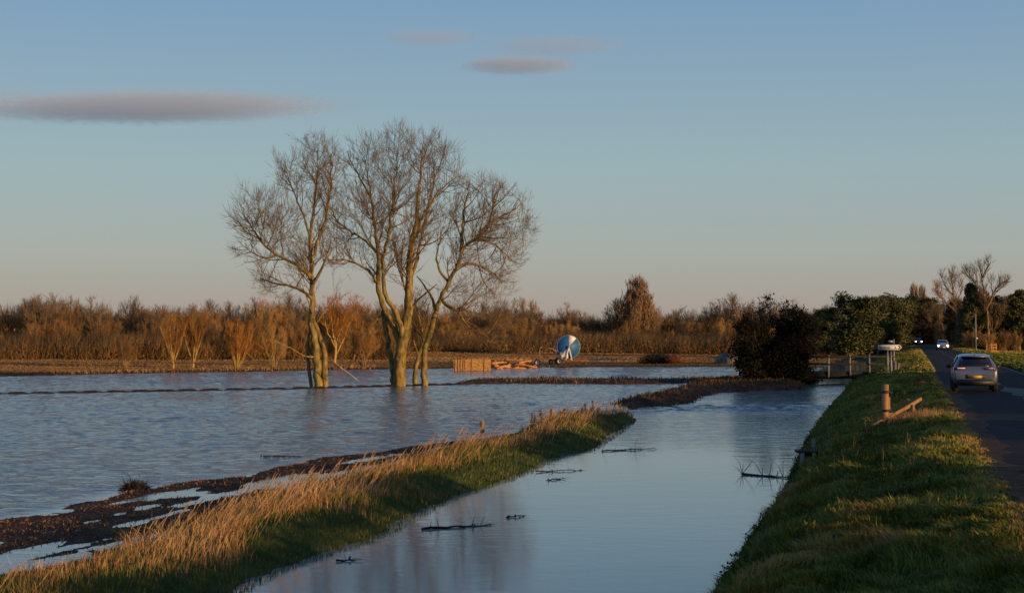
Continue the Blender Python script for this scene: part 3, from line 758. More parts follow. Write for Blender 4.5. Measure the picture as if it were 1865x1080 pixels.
def hero(name, label, y0, limbs, outline, n_att, seed, base_px, cen, n_twig=2.6, mats=('bark', 'twig')):
    rg = random.Random(seed); L = []
    org = P(*Z1([base_px])[0]); org = (org[0], y0, WZ)
    for i, (pts, r0, r1, d0, d1) in enumerate(limbs):
        pp = Z1(pts); m = len(pp)
        q = [PY(a, b, y0 + d0 + (d1 - d0) * k / (m - 1)) for k, (a, b) in enumerate(pp)]
        if i == 0 or r0 < 0: q[0] = (q[0][0], q[0][1], WZ - .5)
        L.append((q, r0, r1))
    # roots of separate stems are joined low down
    pl = np.array([(q[0], q[2]) for q in (PY(a, b, y0) for a, b in Z1(outline))]); cpt = np.array(PY(*Z1([cen])[0], y0)); rr = np.random.default_rng(seed)
    LB = [resample(q, abs(r0), r1, .3) for q, r0, r1 in L]; bt, bc = Buf(), Buf()
    for q, r_ in LB: tube(bt, q, r_, 9)
    tgt = outline_points(pl, y0, 700, .8, seed + 1); allp = np.concatenate([q for q, _ in LB]); allr = np.concatenate([r_ for _, r_ in LB]); nsub = int(n_att / 420)
    dm = ((tgt[:, None] - allp[None]) ** 2).sum(-1).min(1)
    for _ in range(nsub):
        i_ = int(np.argmax(dm)); T_ = tgt[i_]
        if dm[i_] < .8: break
        v_ = T_ - allp; dd_ = np.linalg.norm(v_, axis=1); cost = dd_ + 2.2 * np.maximum(0, 1.2 - v_[:, 2] / np.maximum(dd_, .3) * 1.6) * (allr > .03) + 50 * (allr < .03) + 50 * (allp[:, 2] < 2.2)
        k_ = int(np.argmin(cost)); A_ = allp[k_]; hv = T_ - A_; M1 = A_ + hv * .45 + np.array([0, 0, -.10 * np.linalg.norm(hv)]) + rr.normal(0, .12, 3)
        q_, r_ = resample([A_, M1, T_], min(allr[k_] * .55, .075), .016, .3); LB.append((q_, r_)); tube(bt, q_, r_, 6)
        dm = np.minimum(dm, ((tgt[:, None] - q_[None]) ** 2).sum(-1).min(1)); allp = np.concatenate([allp, q_]); allr = np.concatenate([allr, np.minimum(r_, .029) if False else r_])
    def inside(S):
        e = .45 * np.sin(S[:, 0] * 2.1 + S[:, 2] * 1.3) * np.sin(S[:, 2] * 1.9 + S[:, 1])
        return (poly_sd(S[:, 0], S[:, 2], pl) > e - .15) & (np.abs(S[:, 1] - y0) < 4.6)
    cnt = grow_crown(bc, LB, inside, cpt, rr, (.44, .27, .165), ((1.8, 4.2), (.8, 2.0), (.3, .75)), (.055, .022, .0085), .28, (.07, .08, .15), (50, 48, 42)); print(label[:20], cnt)
    root = empty(name, org)
    bt.build('trunk', M[mats[0]], root, True, org); bc.build('crown', M[mats[1]], root, False, org)
    tag(root, label, 'tree', 'bare trees standing in the flood')
    return root
hero('ash_tree', 'leftmost bare tree in the flood, pale twin trunk with a long limb reaching left', 108,
     [([(388, 1045), (385, 980), (380, 900), (362, 800), (366, 700), (362, 600), (355, 450), (370, 350), (385, 200), (385, 110)], .30, .022, 0, .6),
      ([(414, 1045), (414, 980), (410, 895), (390, 840), (368, 780)], -.24, .13, .1, .2),
      ([(364, 1045), (352, 980), (344, 920), (352, 840), (362, 760)], -.13, .09, .9, .9),
      ([(360, 620), (345, 596), (300, 560), (220, 530), (150, 460), (110, 400), (90, 340)], .14, .02, 0, -1.4),
      ([(355, 450), (340, 400), (310, 320), (270, 230), (245, 190)], .08, .018, 0, 1.8),
      ([(362, 700), (335, 672), (280, 650), (220, 640), (160, 620)], .12, .03, 0, 1.6),
      ([(364, 640), (395, 600), (420, 540), (440, 470)], .12, .03, 0, -1.4),
      ([(360, 560), (385, 480), (420, 380), (440, 250), (440, 130)], .13, .03, 0, 1.0),
      ([(375, 930), (340, 930), (300, 905), (250, 880), (180, 850)], .06, .015, -.2, -2.2),
      ([(412, 880), (430, 850), (460, 860), (500, 900)], .05, .015, .2, -1.4),
      ([(220, 530), (180, 545), (130, 520), (80, 480)], .07, .02, -1, -.5)],
     [(300, 110), (330, 85), (380, 70), (450, 85), (472, 150), (455, 260), (420, 330), (440, 420), (420, 500), (450, 600), (480, 690), (400, 700), (330, 705), (200, 700), (135, 650), (170, 575), (80, 545), (48, 470), (38, 390), (75, 320), (150, 285), (215, 300), (222, 200), (232, 170), (285, 180)],
     7500, 3, (395, 1045), (355, 720))
hero('ash_tree', 'tallest bare tree in the flood, thick trunk forking low into upright limbs', 110,
     [([(708, 1040), (708, 960), (716, 880), (738, 800), (742, 740), (745, 660), (750, 520), (775, 400), (785, 250), (800, 110)], .46, .025, 0, -.4),
      ([(714, 895), (695, 830), (650, 750), (625, 660), (625, 520), (610, 400), (590, 250), (565, 140)], .25, .025, .1, 1.2),
      ([(690, 1040), (684, 990), (668, 920), (655, 820), (645, 740)], -.21, .17, .8, .9),
      ([(716, 850), (712, 800), (680, 730), (645, 680), (640, 560), (670, 420), (690, 260), (700, 110)], .19, .022, -.3, -1.8),
      ([(745, 700), (725, 640), (700, 560), (690, 480)], .09, .03, 0, 2.6),
      ([(622, 640), (600, 600), (560, 570), (490, 545), (425, 550)], .11, .03, .6, -1.5),
      ([(620, 520), (590, 480), (520, 440), (460, 400), (432, 330)], .10, .03, .8, 2.2),
      ([(748, 620), (775, 560), (800, 430), (830, 300), (860, 180)], .13, .03, -.2, 1.2),
      ([(770, 460), (800, 370), (860, 280), (930, 220)], .12, .025, 0, -1.6),
      ([(742, 760), (780, 700), (815, 680), (855, 640)], .11, .03, 0, -1.4),
      ([(650, 760), (625, 770), (600, 800), (585, 850)], .07, .02, .8, -.5),
      ([(595, 300), (560, 240), (520, 170), (500, 120)], .08, .02, 1, 1.8)],
     [(470, 190), (500, 100), (560, 70), (640, 75), (700, 42), (760, 60), (800, 48), (880, 88), (930, 130), (942, 200), (965, 300), (920, 420), (860, 480), (825, 560), (780, 645), (740, 660), (600, 660), (500, 640), (425, 575), (380, 470), (398, 385), (440, 330), (430, 250)],
     13000, 5, (708, 1040), (690, 760))
hero('ash_tree', 'slim short bare tree leaning right, between the thickest trunk and the rightmost stem', 112,
     [([(766, 1040), (772, 985), (780, 930), (800, 880), (796, 820), (780, 760), (770, 700)], .20, .04, 0, .4),
      ([(795, 880), (815, 820), (820, 760)], .09, .04, .2, 1.2), ([(780, 920), (760, 860), (752, 800)], .07, .03, .1, -1)],
     [(740, 680), (840, 680), (850, 780), (830, 850), (740, 850)], 300, 8, (766, 1040), (785, 900), 1.4)
hero('ash_tree', 'rightmost bare tree in the flood, sinuous trunk sweeping right into a broad drooping crown', 110.5,
     [([(806, 1040), (804, 970), (806, 900), (832, 830), (848, 750), (875, 690), (905, 630), (935, 570), (955, 500), (1010, 460), (1060, 400), (1130, 370), (1195, 325)], .24, .03, 0, -.8),
      ([(950, 510), (955, 420), (965, 330), (985, 250)], .14, .03, 0, 1.8),
      ([(1000, 468), (1050, 470), (1090, 490), (1150, 550)], .10, .025, -.2, 1.6),
      ([(870, 700), (900, 735), (940, 745), (965, 800), (1010, 830), (1060, 855)], .13, .03, 0, -2.6),
      ([(935, 570), (1000, 560), (1070, 590), (1110, 640)], .12, .025, 0, 2.2),
      ([(848, 760), (840, 700), (800, 640), (775, 610)], .12, .03, 0, 2.0),
      ([(905, 640), (870, 600), (850, 540), (870, 460)], .11, .03, 0, -2.0),
      ([(1060, 400), (1080, 330), (1100, 270)], .07, .02, -.4, -1.6)],
     [(950, 240), (1010, 225), (1110, 248), (1160, 300), (1222, 318), (1232, 440), (1200, 480), (1190, 560), (1110, 600), (1135, 680), (1145, 770), (1130, 860), (1060, 885), (980, 850), (930, 770), (850, 730), (830, 640), (850, 560), (870, 440), (910, 330)],
     8500, 9, (806, 1040), (850, 720))

# trees of the far woods: a handful of prototypes ten metres tall, copied
def blob(n, c, rad, rg, shell=.35):
    d = unit(rg.normal(size=(n, 3))); rr = rg.uniform(shell, 1, n) ** .6
    return np.array(c) + d * rr[:, None] * np.array(rad)
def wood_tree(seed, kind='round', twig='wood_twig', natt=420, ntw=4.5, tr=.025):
    rg = np.random.default_rng(seed); rd = random.Random(seed)
    if kind == 'round':
        att = np.concatenate([blob(natt, (rg.normal(0, .8), rg.normal(0, .5), rg.uniform(5.5, 7.0)), (rg.uniform(1.6, 2.8), 2.2, rg.uniform(2.4, 3.1)), rg) for _ in range(2)]); att = att[att[:, 2] < 10]
        limbs = [([(0, 0, -.3), (rg.normal(0, .15), 0, 1.5), (rg.normal(0, .4), 0, 4.0)], .20, .12)]
    elif kind == 'scrub':
        att = blob(natt, (0, 0, 4.6), (3.4, 2.6, 4.8), rg, .1); att = att[(att[:, 2] > .8) & (att[:, 2] < 10)]
        limbs = [([(0, 0, -.3), (0, 0, 1.0)], .12, .10)] + [([(rg.normal(0, .3), 0, -.3), (rg.normal(0, 1.), rg.normal(0, .6), 2.5), (rg.normal(0, 1.8), rg.normal(0, 1), 5.5)], -.09, .05) for _ in range(5)]
    elif kind == 'poplar':
        att = blob(natt, (0, 0, 5.6), (1.7, 1.7, 4.6), rg, .1); att = att[att[:, 2] > 1.5]
        limbs = [([(0, 0, -.3), (.1, 0, 3), (0, 0, 8)], .2, .05)] + [([(0, 0, .3 + .2 * k), (.5 * math.cos(k), .5 * math.sin(k), 2.5), (1.2 * math.cos(k), 1.2 * math.sin(k), rg.uniform(6, 8.5))], .09, .03) for k in range(10)]
    elif kind == 'fan':
        z = rg.uniform(2.5, 10, natt); w = .9 + 2.1 * (z / 10) ** .7; att = np.stack([rg.uniform(-1, 1, natt) * w, rg.uniform(-1, 1, natt) * w * .8, z], 1)
        limbs = [([(0, 0, -.3), (0, 0, .8)], .22, .22)] + [([(0, 0, .8), (a_ * .5, rg.normal(0, .5), 4), (a_, rg.normal(0, .9), 8)], .10, .05) for a_ in np.linspace(-2.3, 2.3, 7)]
    if kind == 'round':
        W_ = rg.uniform(2.4, 3.3); z1 = rg.uniform(1.0, 2.2); lean = rg.normal(0, .3)
        wf = lambda z: W_ * np.sqrt(np.clip(1 - ((z - 5.9) / 4.1) ** 2, 0, 1)); up = .14; angs = (40, 42, 40)
        limbs = [([(0, 0, -.3), (lean * .3, 0, 3), (lean, 0, 6.5), (lean, 0, 9.3)], .19, .03)]
        for k in range(6):
            a_ = k * 1.05 + rg.normal(0, .3); w_ = W_ * rg.uniform(.45, .85); zt = rg.uniform(7, 9.2); zb_ = z1 + .35 * k
            limbs.append(([(lean * .2, 0, zb_), (math.cos(a_) * w_ * .45, math.sin(a_) * w_ * .45, zb_ + (zt - zb_) * .35), (math.cos(a_) * w_, math.sin(a_) * w_, zt)], .10, .02))
    elif kind == 'scrub':
        W_ = rg.uniform(2.8, 3.6); wf = lambda z: W_ * np.sqrt(np.clip(1 - ((z - 4.6) / 5.2) ** 2, 0, 1)); up = .2; angs = (30, 35, 35); limbs = [([(0, 0, -.3), (0, 0, 4), (0, 0, 9)], .1, .02)]
        for k in range(10):
            a_ = k * .63 + rg.normal(0, .3); w_ = W_ * rg.uniform(.35, .85); limbs.append(([(math.cos(a_) * .2, math.sin(a_) * .2, -.3), (math.cos(a_) * w_ * .6, math.sin(a_) * w_ * .6, 3), (math.cos(a_) * w_, math.sin(a_) * w_, rg.uniform(6, 8.8))], .07, .02))
    elif kind == 'poplar':
        wf = lambda z: 1.9 * np.clip((10.2 - z) / 6.5, 0, 1) ** .55 * np.clip(z / 2.0, .2, 1); up = .35; angs = (24, 26, 26); limbs = [([(0, 0, -.3), (0, 0, 5), (0, 0, 9.7)], .2, .03)]
        for k in range(16):
            a_ = k * 1.3; w_ = rg.uniform(.5, 1.5); zb_ = rg.uniform(.3, 4); limbs.append(([(0, 0, zb_), (math.cos(a_) * w_, math.sin(a_) * w_, zb_ + 2.2), (math.cos(a_) * w_ * .9, math.sin(a_) * w_ * .9, min(9.6, zb_ + rg.uniform(4.5, 7)))], .07, .02))
    else:
        wf = lambda z: .9 + 2.1 * (np.clip(z, 0, 10) / 10) ** .7 - 9 * (z > 9.8); up = .3; angs = (20, 24, 26)
    L_ = [resample(np.array(p_, float), abs(a_), b_, .6) for p_, a_, b_ in limbs]; bt, bc = Buf(), Buf()
    for q, r_ in L_: tube(bt, q, r_, 6)
    inside = lambda S: np.hypot(S[:, 0], S[:, 1]) < wf(S[:, 2]) + .25 * np.sin(S[:, 2] * 2.2 + S[:, 0] * 1.7)
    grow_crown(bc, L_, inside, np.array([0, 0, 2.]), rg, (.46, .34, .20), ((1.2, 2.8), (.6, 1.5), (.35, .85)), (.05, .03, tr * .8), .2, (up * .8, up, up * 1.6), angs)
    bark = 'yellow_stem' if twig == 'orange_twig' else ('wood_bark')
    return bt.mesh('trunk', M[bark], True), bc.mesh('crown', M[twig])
def evergreen_tree(seed, kind='pine', mat='evergreen'):
    rg = np.random.default_rng(seed); bt, bc = Buf(), Buf()
    pts = [(0, 0, -.3), (rg.normal(0, .1), 0, 3), (rg.normal(0, .2), 0, 6), (0, 0, 9)]
    tube(bt, pts, [.26, .2, .13, .04], 7)
    for i in range(22):
        z = rg.uniform(2, 9); a_ = rg.uniform(0, 6.28); L = rg.uniform(1, 2.4) * (1 if kind != 'cone' else (10 - z) / 7)
        tube(bt, [(0, 0, z), (math.cos(a_) * L * .6, math.sin(a_) * L * .6, z + .25), (math.cos(a_) * L, math.sin(a_) * L, z + .8)], [.07, .05, .02], 4)
    nb = 90
    for i in range(nb):
        z = rg.uniform(.9, 9.3)
        if kind == 'cone': w = 2.6 * (1 - (z / 10.2)) ** .8 + .15
        else: w = 3.0 * math.sqrt(max(.02, 1 - ((z - 5.0) / 5.3) ** 2)) * (.8 + .3 * rg.uniform())
        a_ = rg.uniform(0, 6.28); rr = w * math.sqrt(rg.uniform(.02, 1))
        c = (rr * math.cos(a_), rr * math.sin(a_), z); s = rg.uniform(.6, 1.25) * (.6 if kind == 'cone' else 1)
        n = int(300 * s); d = unit(rg.normal(size=(n, 3))); q = np.array(c) + d * (rg.uniform(.0, 1.25, n) ** .8)[:, None] * np.array([s, s, s * .75])
        cards(bc, q, rg.uniform(.10, .22, n), np.clip(rg.uniform(.25, .75) + rg.normal(0, .1, n), 0, 1), .4)
    return bt.mesh('trunk', M['wood_bark'], True), bc.mesh('crown', M[mat])
PROTO = {
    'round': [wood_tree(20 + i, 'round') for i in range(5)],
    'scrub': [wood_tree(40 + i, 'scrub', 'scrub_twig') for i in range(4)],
    'poplar': [wood_tree(60, 'poplar', 'pale_twig', 700, 6, .03), wood_tree(61, 'poplar', 'pale_twig', 500, 5, .03)],
    'fan': [wood_tree(70, 'fan', 'orange_twig', 420, 4, .02), wood_tree(71, 'fan', 'orange_twig', 420, 4, .02)],
    'orange': [wood_tree(80, 'round', 'orange_twig', 420, 4.5, .022), wood_tree(81, 'scrub', 'orange_twig', 420, 4.5, .022)],
    'pine': [evergreen_tree(90 + i) for i in range(3)],
    'cone': [evergreen_tree(95, 'cone')],
    'ivy': [evergreen_tree(97, 'pine', 'ivy'), evergreen_tree(98, 'pine', 'ivy')],
}
def ground_z(x, y):
    return height1(x, y) if (y < 690 and abs(x) < .45 * y) else -.7
def put_tree(kind, px, Y, top, label, group=None, sx=1.0, name='bare_tree', i=None, zb=None):
    me = PROTO[kind]; i = random.randrange(len(me)) if i is None else i
    x = PY(px, 600, Y)[0]; z = ground_z(x, Y) if zb is None else zb
    h = PY(px, top, Y)[2] - z; s = h / 9.7
    r = empty(name, (x, Y, z), random.uniform(0, 6.28) if kind not in ('fan',) else random.uniform(-.3, .3)); q_ = random.uniform(.9, 1.35) if kind in ('round', 'scrub') else 1; r.scale = (s * sx * q_, s * sx * q_, s)
    link('trunk', me[i][0], r); link('crown', me[i][1], r); tag(r, label, 'tree', group); return r
G1 = 'bare trees of the wood behind the left of the flooded field'
G1b = 'low scrubby trees in front of the left wood'
G2 = 'bare trees of the wood behind the irrigation reel'
G2b = 'low scrubby trees in front of the middle wood'
TOPL = ([-80, 0, 40, 120, 200, 270, 330, 400, 450, 520, 600, 680, 760], [548, 545, 537, 548, 553, 545, 553, 551, 550, 552, 540, 556, 558])
TOPM = ([740, 800, 860, 930, 990, 1040, 1090, 1150, 1200, 1250, 1330, 1400, 1480, 1520], [556, 560, 556, 548, 562, 556, 578, 570, 556, 566, 548, 552, 556, 556])
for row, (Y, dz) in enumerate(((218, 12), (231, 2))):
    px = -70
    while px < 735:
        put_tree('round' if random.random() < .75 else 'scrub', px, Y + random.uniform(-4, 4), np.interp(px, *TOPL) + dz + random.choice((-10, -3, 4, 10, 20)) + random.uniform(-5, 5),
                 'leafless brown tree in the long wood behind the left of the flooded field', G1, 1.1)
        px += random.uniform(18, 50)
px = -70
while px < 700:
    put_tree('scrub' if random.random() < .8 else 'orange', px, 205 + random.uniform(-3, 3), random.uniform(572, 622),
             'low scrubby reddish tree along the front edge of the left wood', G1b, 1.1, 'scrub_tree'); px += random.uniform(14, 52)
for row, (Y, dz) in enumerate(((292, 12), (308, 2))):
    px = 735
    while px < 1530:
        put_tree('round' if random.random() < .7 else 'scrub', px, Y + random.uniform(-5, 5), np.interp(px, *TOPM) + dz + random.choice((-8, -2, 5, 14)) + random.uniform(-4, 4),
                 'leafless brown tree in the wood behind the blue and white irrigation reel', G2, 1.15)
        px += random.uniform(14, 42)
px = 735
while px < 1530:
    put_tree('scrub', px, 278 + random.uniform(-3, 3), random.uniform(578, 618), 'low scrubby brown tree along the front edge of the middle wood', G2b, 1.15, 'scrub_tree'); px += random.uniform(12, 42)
# trees that stand out
for px_, tp_, q_ in ((1128, 556, 0), (1186, 554, 1), (1146, 540, 2)): put_tree('round', px_, 287, tp_, 'leafless brown tree crowding round the tall feathery tree of the treeline', 'trees crowding round the tall feathery one', 1.3)
put_tree('poplar', 1160, 285, 511, 'tall pale feathery tree rising above the middle of the treeline', None, 1.75, i=0)
put_tree('fan', 316, 160, 578, 'slender willow with fanned yellow stems beside the flat topped orange one', None, 1.0, 'willow_tree', 0)
put_tree('fan', 352, 161, 568, 'willow with a flat bright orange top on the far shore', None, 1.0, 'willow_tree', 1)
put_tree('orange', 432, 160, 580, 'round orange twigged willow on the far shore left of the twin trunk tree', None, 1.25, 'willow_tree', 1)
put_tree('orange', 610, 190, 540, 'orange brown willow seen through the gap between the two biggest bare trees', None, 1.3, 'willow_tree', 0)
put_tree('scrub', 500, 166, 592, 'brown willow scrub on the far shore just left of the twin trunk tree', None, 1.2, 'willow_tree')
put_tree('scrub', 660, 168, 588, 'brown willow scrub on the far shore behind the gap between the two biggest trunks', None, 1.3, 'willow_tree')
put_tree('scrub', 228, 162, 612, 'small yellowish bush on the far shore left of the slender willow', None, 1.2, 'willow_tree')
G3 = 'dark evergreen trees over the end of the road'
put_tree('pine', 1553, 228, 537, 'broad dark evergreen tree left of the road, nearest of the evergreens', None, 1.25, 'evergreen_tree', 0)
for k, (px, Y, tp) in enumerate([(1512, 262, 560), (1590, 300, 545), (1612, 318, 541), (1622, 330, 538), (1650, 430, 540), (1672, 450, 540), (1690, 460, 546), (1602, 345, 548), (1645, 400, 552), (1665, 420, 556), (1680, 410, 552), (1628, 380, 548)]):
    put_tree('pine', px, Y, tp, 'dark evergreen tree in the mass where the road enters the wood', G3, 1.2, 'evergreen_tree')
for px in (1665, 1680): put_tree('poplar', px, 470, 522 + (px - 1665) * .2, 'pale upright tree showing above the dark evergreens', 'pale upright trees above the evergreens', .8)
for px, Y, tp, nm in ((1542, 250, 598, ''), (1575, 262, 606, ''), (1598, 275, 600, ''), (1520, 268, 604, ''), (1492, 262, 600, '')):
    put_tree('orange' if px > 1560 else 'scrub', px, Y, tp, 'rusty low scrub below the evergreens left of the road', 'rusty scrub below the evergreens', 1.3, 'scrub_tree')
G4 = 'bare and brushy trees right of the road'
for px, Y, tp in ((1702, 400, 560), (1720, 345, 552), (1694, 440, 572), (1765, 280, 540), (1808, 262, 548), (1830, 270, 545), (1850, 285, 552), (1875, 268, 556), (1900, 275, 550), (1747, 305, 545), (1785, 300, 540)):
    put_tree('round', px, Y, tp + random.uniform(-4, 4), 'brown brushy tree in the roadside wood on the right', G4, 1.15)
for px, Y, tp in ((1703, 400, 596), (1722, 345, 600), (1762, 250, 604), (1775, 246, 600), (1800, 244, 606), (1828, 246, 600), (1850, 246, 604), (1880, 246, 598), (1696, 430, 600), (1738, 300, 602)):
    put_tree('scrub', px, Y, tp, 'low brown scrub at the foot of the roadside wood on the right', 'scrub at the foot of the roadside wood', 1.3, 'scrub_tree')
put_tree('ivy', 1745, 305, 548, 'ivy covered tree right of the road, left of the conical conifer', None, .9, 'ivy_tree', 0)
put_tree('ivy', 1795, 264, 530, 'tall ivy covered tree between the conical conifer and the right edge', None, .9, 'ivy_tree', 1)
put_tree('cone', 1770, 262, 510, 'narrow conical dark conifer among the bare roadside trees', None, .8, 'conifer_tree', 0)
put_tree('cone', 1856, 262, 523, 'dark conifer at the right edge of the picture', None, 1.0, 'conifer_tree', 0)
put_tree('pine', 1845, 272, 540, 'dark rounded evergreen behind the conifer at the right edge', None, .9, 'evergreen_tree', 1)
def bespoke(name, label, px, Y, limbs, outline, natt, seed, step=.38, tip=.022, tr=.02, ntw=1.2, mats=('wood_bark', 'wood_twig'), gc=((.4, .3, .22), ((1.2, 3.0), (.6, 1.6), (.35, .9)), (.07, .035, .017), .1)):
    zb = ground_z(PY(px, 600, Y)[0], Y); org = (PY(px, 600, Y)[0], Y, zb); L = []
    for i, (pts, r0, r1, d0, d1) in enumerate(limbs):
        q = [PY(a, b, Y + d0 + (d1 - d0) * k / (len(pts) - 1)) for k, (a, b) in enumerate(pts)]
        if i == 0: q[0] = (q[0][0], q[0][1], zb - .4)
        L.append((q, r0, r1))
    pl = np.array([(PY(a, b, Y)[0], PY(a, b, Y)[2]) for a, b in outline]); rr = np.random.default_rng(seed)
    LB = [resample(q, abs(a_), b_, .35) for q, a_, b_ in L]; bt, bc = Buf(), Buf()
    for q, r_ in LB: tube(bt, q, r_, 7)
    inside = lambda S: (poly_sd(S[:, 0], S[:, 2], pl) > .5 * np.sin(S[:, 0] * 2.3 + S[:, 2]) * np.sin(S[:, 2] * 2.1) - .2) & (np.abs(S[:, 1] - Y) < 2.6)
    grow_crown(bc, LB, inside, np.array([org[0], Y, org[2] + 1]), rr, *gc); pos = np.concatenate(bc.v[1:]); r = np.zeros(len(pos))
    root = empty(name, org); bt.build('trunk', M[mats[0]], root, True, org); bc.build('crown', M[mats[1]], root, False, org)
    tag(root, label, 'tree'); return root, pos, r
bespoke('bare_tree', 'gnarled bare tree beside the road with antler like top branches', 1738, 298,
        [([(1742, 636), (1743, 600), (1741, 560), (1736, 535), (1733, 510), (1737, 492)], .24, .05, 0, 0), ([(1741, 570), (1725, 552), (1712, 540), (1703, 525)], .18, .05, 0, -1), ([(1738, 540), (1722, 522), (1715, 505)], .15, .04, 0, 1),
         ([(1740, 550), (1752, 532), (1750, 512)], .13, .04, 0, -1)], [(1699, 520), (1718, 500), (1735, 488), (1750, 500), (1752, 530), (1758, 560), (1720, 566), (1700, 550)], 900, 31, gc=((.35, .3, .24), ((1.5, 3.8), (.7, 1.8), (.4, 1.0)), (.08, .04, .018), .3))
bespoke('bare_tree', 'tallest bare tree of the roadside wood, twisted branches against the sky', 1795, 260,
        [([(1800, 636), (1800, 600), (1797, 560), (1790, 520), (1788, 500), (1784, 485)], .26, .05, 0, 0), ([(1794, 540), (1775, 515), (1765, 500), (1760, 492)], .2, .05, 0, 1), ([(1789, 505), (1798, 490), (1805, 478)], .12, .03, 0, -1),
         ([(1798, 560), (1812, 530), (1822, 515), (1836, 512)], .2, .05, 0, -1.5)], [(1752, 492), (1770, 484), (1785, 474), (1808, 472), (1812, 492), (1830, 500), (1842, 515), (1828, 535), (1810, 560), (1780, 560), (1762, 520)], 1200, 33, gc=((.35, .3, .24), ((1.5, 3.8), (.7, 1.8), (.4, 1.0)), (.08, .04, .018), .3))
# thickets that close the woods near the ground
def thicket(name, label, line, n, hmax, depth, size, tint0=.5):
    line = np.array(line, float); t = RG.uniform(0, 1, n) * (len(line) - 1); i = np.minimum(t.astype(int), len(line) - 2); f = (t - i)[:, None]
    p = line[i] * (1 - f) + line[i + 1] * f; y = p[:, 1] + RG.uniform(0, depth, n); x = p[:, 0] * y / p[:, 1]
    hm = (hmax(x, y) if callable(hmax) else hmax) * (.75 + .35 * fbm(x * .25, y * .25, 91)); zz = RG.uniform(0, 1, n) ** 1.1 * hm - .8
    bf = Buf(); cl = fbm(x * .45, zz * .45, 93)
    h_ = n // 2
    cards(bf, np.stack([x, y, zz], 1)[:h_], RG.uniform(.6, 1.2, h_) * size, np.clip(tint0 - .15 + .3 * cl[:h_] + RG.normal(0, .08, h_), 0, 1))
    b_ = np.stack([x, y, zz], 1)[h_:]; m = n - h_
    spikes(bf, b_, unit(RG.normal(0, .35, (m, 3)) + np.array([0, 0, 1])), RG.uniform(1, 2.6, m), .030, None, 3, np.clip(tint0 + .25 * cl[h_:] + RG.normal(0, .12, m), 0, 1), False)
    o = bf.build(name, M['thicket']); tag(o, label, 'undergrowth', kind='stuff'); return o
def XY(px, Y): return (PY(px, 600, Y)[0], Y)
thicket('undergrowth', 'dense brown undergrowth filling the wood behind the left of the flooded field', [XY(-90, 216), XY(300, 216), XY(745, 226)], 90000, 6.6, 22, .20)
thicket('undergrowth', 'dense brown undergrowth filling the wood behind the irrigation reel', [XY(735, 290), XY(1100, 290), XY(1540, 280)], 100000, 7.0, 26, .24, .45)
thicket('undergrowth', 'low brown brambles along the front foot of the left wood', [XY(-90, 199), XY(300, 199), XY(720, 206)], 60000, 2.4, 9, .13, .6)
thicket('undergrowth', 'low brown brambles along the front foot of the middle wood', [XY(735, 272), XY(1100, 272), XY(1500, 266)], 50000, 2.6, 9, .17, .58)
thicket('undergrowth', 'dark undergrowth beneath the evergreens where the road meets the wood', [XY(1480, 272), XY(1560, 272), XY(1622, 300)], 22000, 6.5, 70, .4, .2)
thicket('undergrowth', 'brown undergrowth filling the roadside wood on the right', [XY(1748, 272), XY(1790, 264), XY(1920, 262)], 40000, 8.5, 30, .36, .42)
thicket('undergrowth', 'brown undergrowth along the right side of the road before the bend', [XY(1735, 318), XY(1712, 370), XY(1700, 410)], 16000, 7, 22, .32, .42)
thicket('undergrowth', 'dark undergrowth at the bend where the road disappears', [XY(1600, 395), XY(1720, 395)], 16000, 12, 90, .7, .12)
# hawthorn thicket by the bridge
Yb = 113
rt, pos, r = bespoke('hawthorn_tree', 'big dark tangled thorn bush on the low bank left of the bridge', 1405, Yb,
        [([(1400, 702), (1398, 670), (1390, 630), (1385, 590), (1388, 560)], .22, .05, 0, 0), ([(1425, 702), (1432, 660), (1436, 610), (1440, 565)], .2, .05, .2, .5),
         ([(1375, 702), (1368, 670), (1358, 630), (1362, 600)], .14, .04, 0, -.8), ([(1395, 650), (1375, 620), (1372, 590)], .12, .04, 0, -1.2), ([(1436, 640), (1455, 610), (1462, 585)], .12, .04, .3, -1), ([(1400, 680), (1372, 668), (1352, 650)], .09, .03, 0, .8), ([(1430, 670), (1450, 650), (1470, 625)], .09, .03, 0, 1), ([(1390, 620), (1402, 590), (1408, 572)], .09, .03, 0, 1.2), ([(1405, 700), (1385, 690), (1366, 684)], .08, .03, 0, -1), ([(1425, 700), (1450, 690), (1464, 684)], .08, .03, 0, -1)],
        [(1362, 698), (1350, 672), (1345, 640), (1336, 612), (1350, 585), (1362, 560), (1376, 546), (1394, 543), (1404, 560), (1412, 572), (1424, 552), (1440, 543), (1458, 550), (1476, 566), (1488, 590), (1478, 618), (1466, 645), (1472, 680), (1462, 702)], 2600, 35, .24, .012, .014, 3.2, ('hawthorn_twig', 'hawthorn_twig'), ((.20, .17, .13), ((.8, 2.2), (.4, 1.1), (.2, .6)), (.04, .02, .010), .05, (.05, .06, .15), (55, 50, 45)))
lv = Buf(); k = RG.integers(0, len(pos), 42000); q = pos[k] + RG.normal(0, .16, (len(k), 3))
pxq = q[:, 0] / q[:, 1] * FPX + 932.5; zq = q[:, 2]
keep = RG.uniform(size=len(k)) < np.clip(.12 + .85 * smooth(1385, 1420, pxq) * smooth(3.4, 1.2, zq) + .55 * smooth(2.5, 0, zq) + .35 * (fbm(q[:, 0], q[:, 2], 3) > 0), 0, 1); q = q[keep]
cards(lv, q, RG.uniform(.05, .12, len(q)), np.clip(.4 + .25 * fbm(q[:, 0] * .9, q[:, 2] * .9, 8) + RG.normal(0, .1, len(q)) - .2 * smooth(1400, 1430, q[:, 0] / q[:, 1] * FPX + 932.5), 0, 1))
n = 15000; q = np.stack([RG.uniform(PY(1392, 600, Yb)[0], PY(1466, 600, Yb)[0], n), Yb + RG.uniform(-1.4, 1.4, n), RG.uniform(-1.0, 2.1, n)], 1)
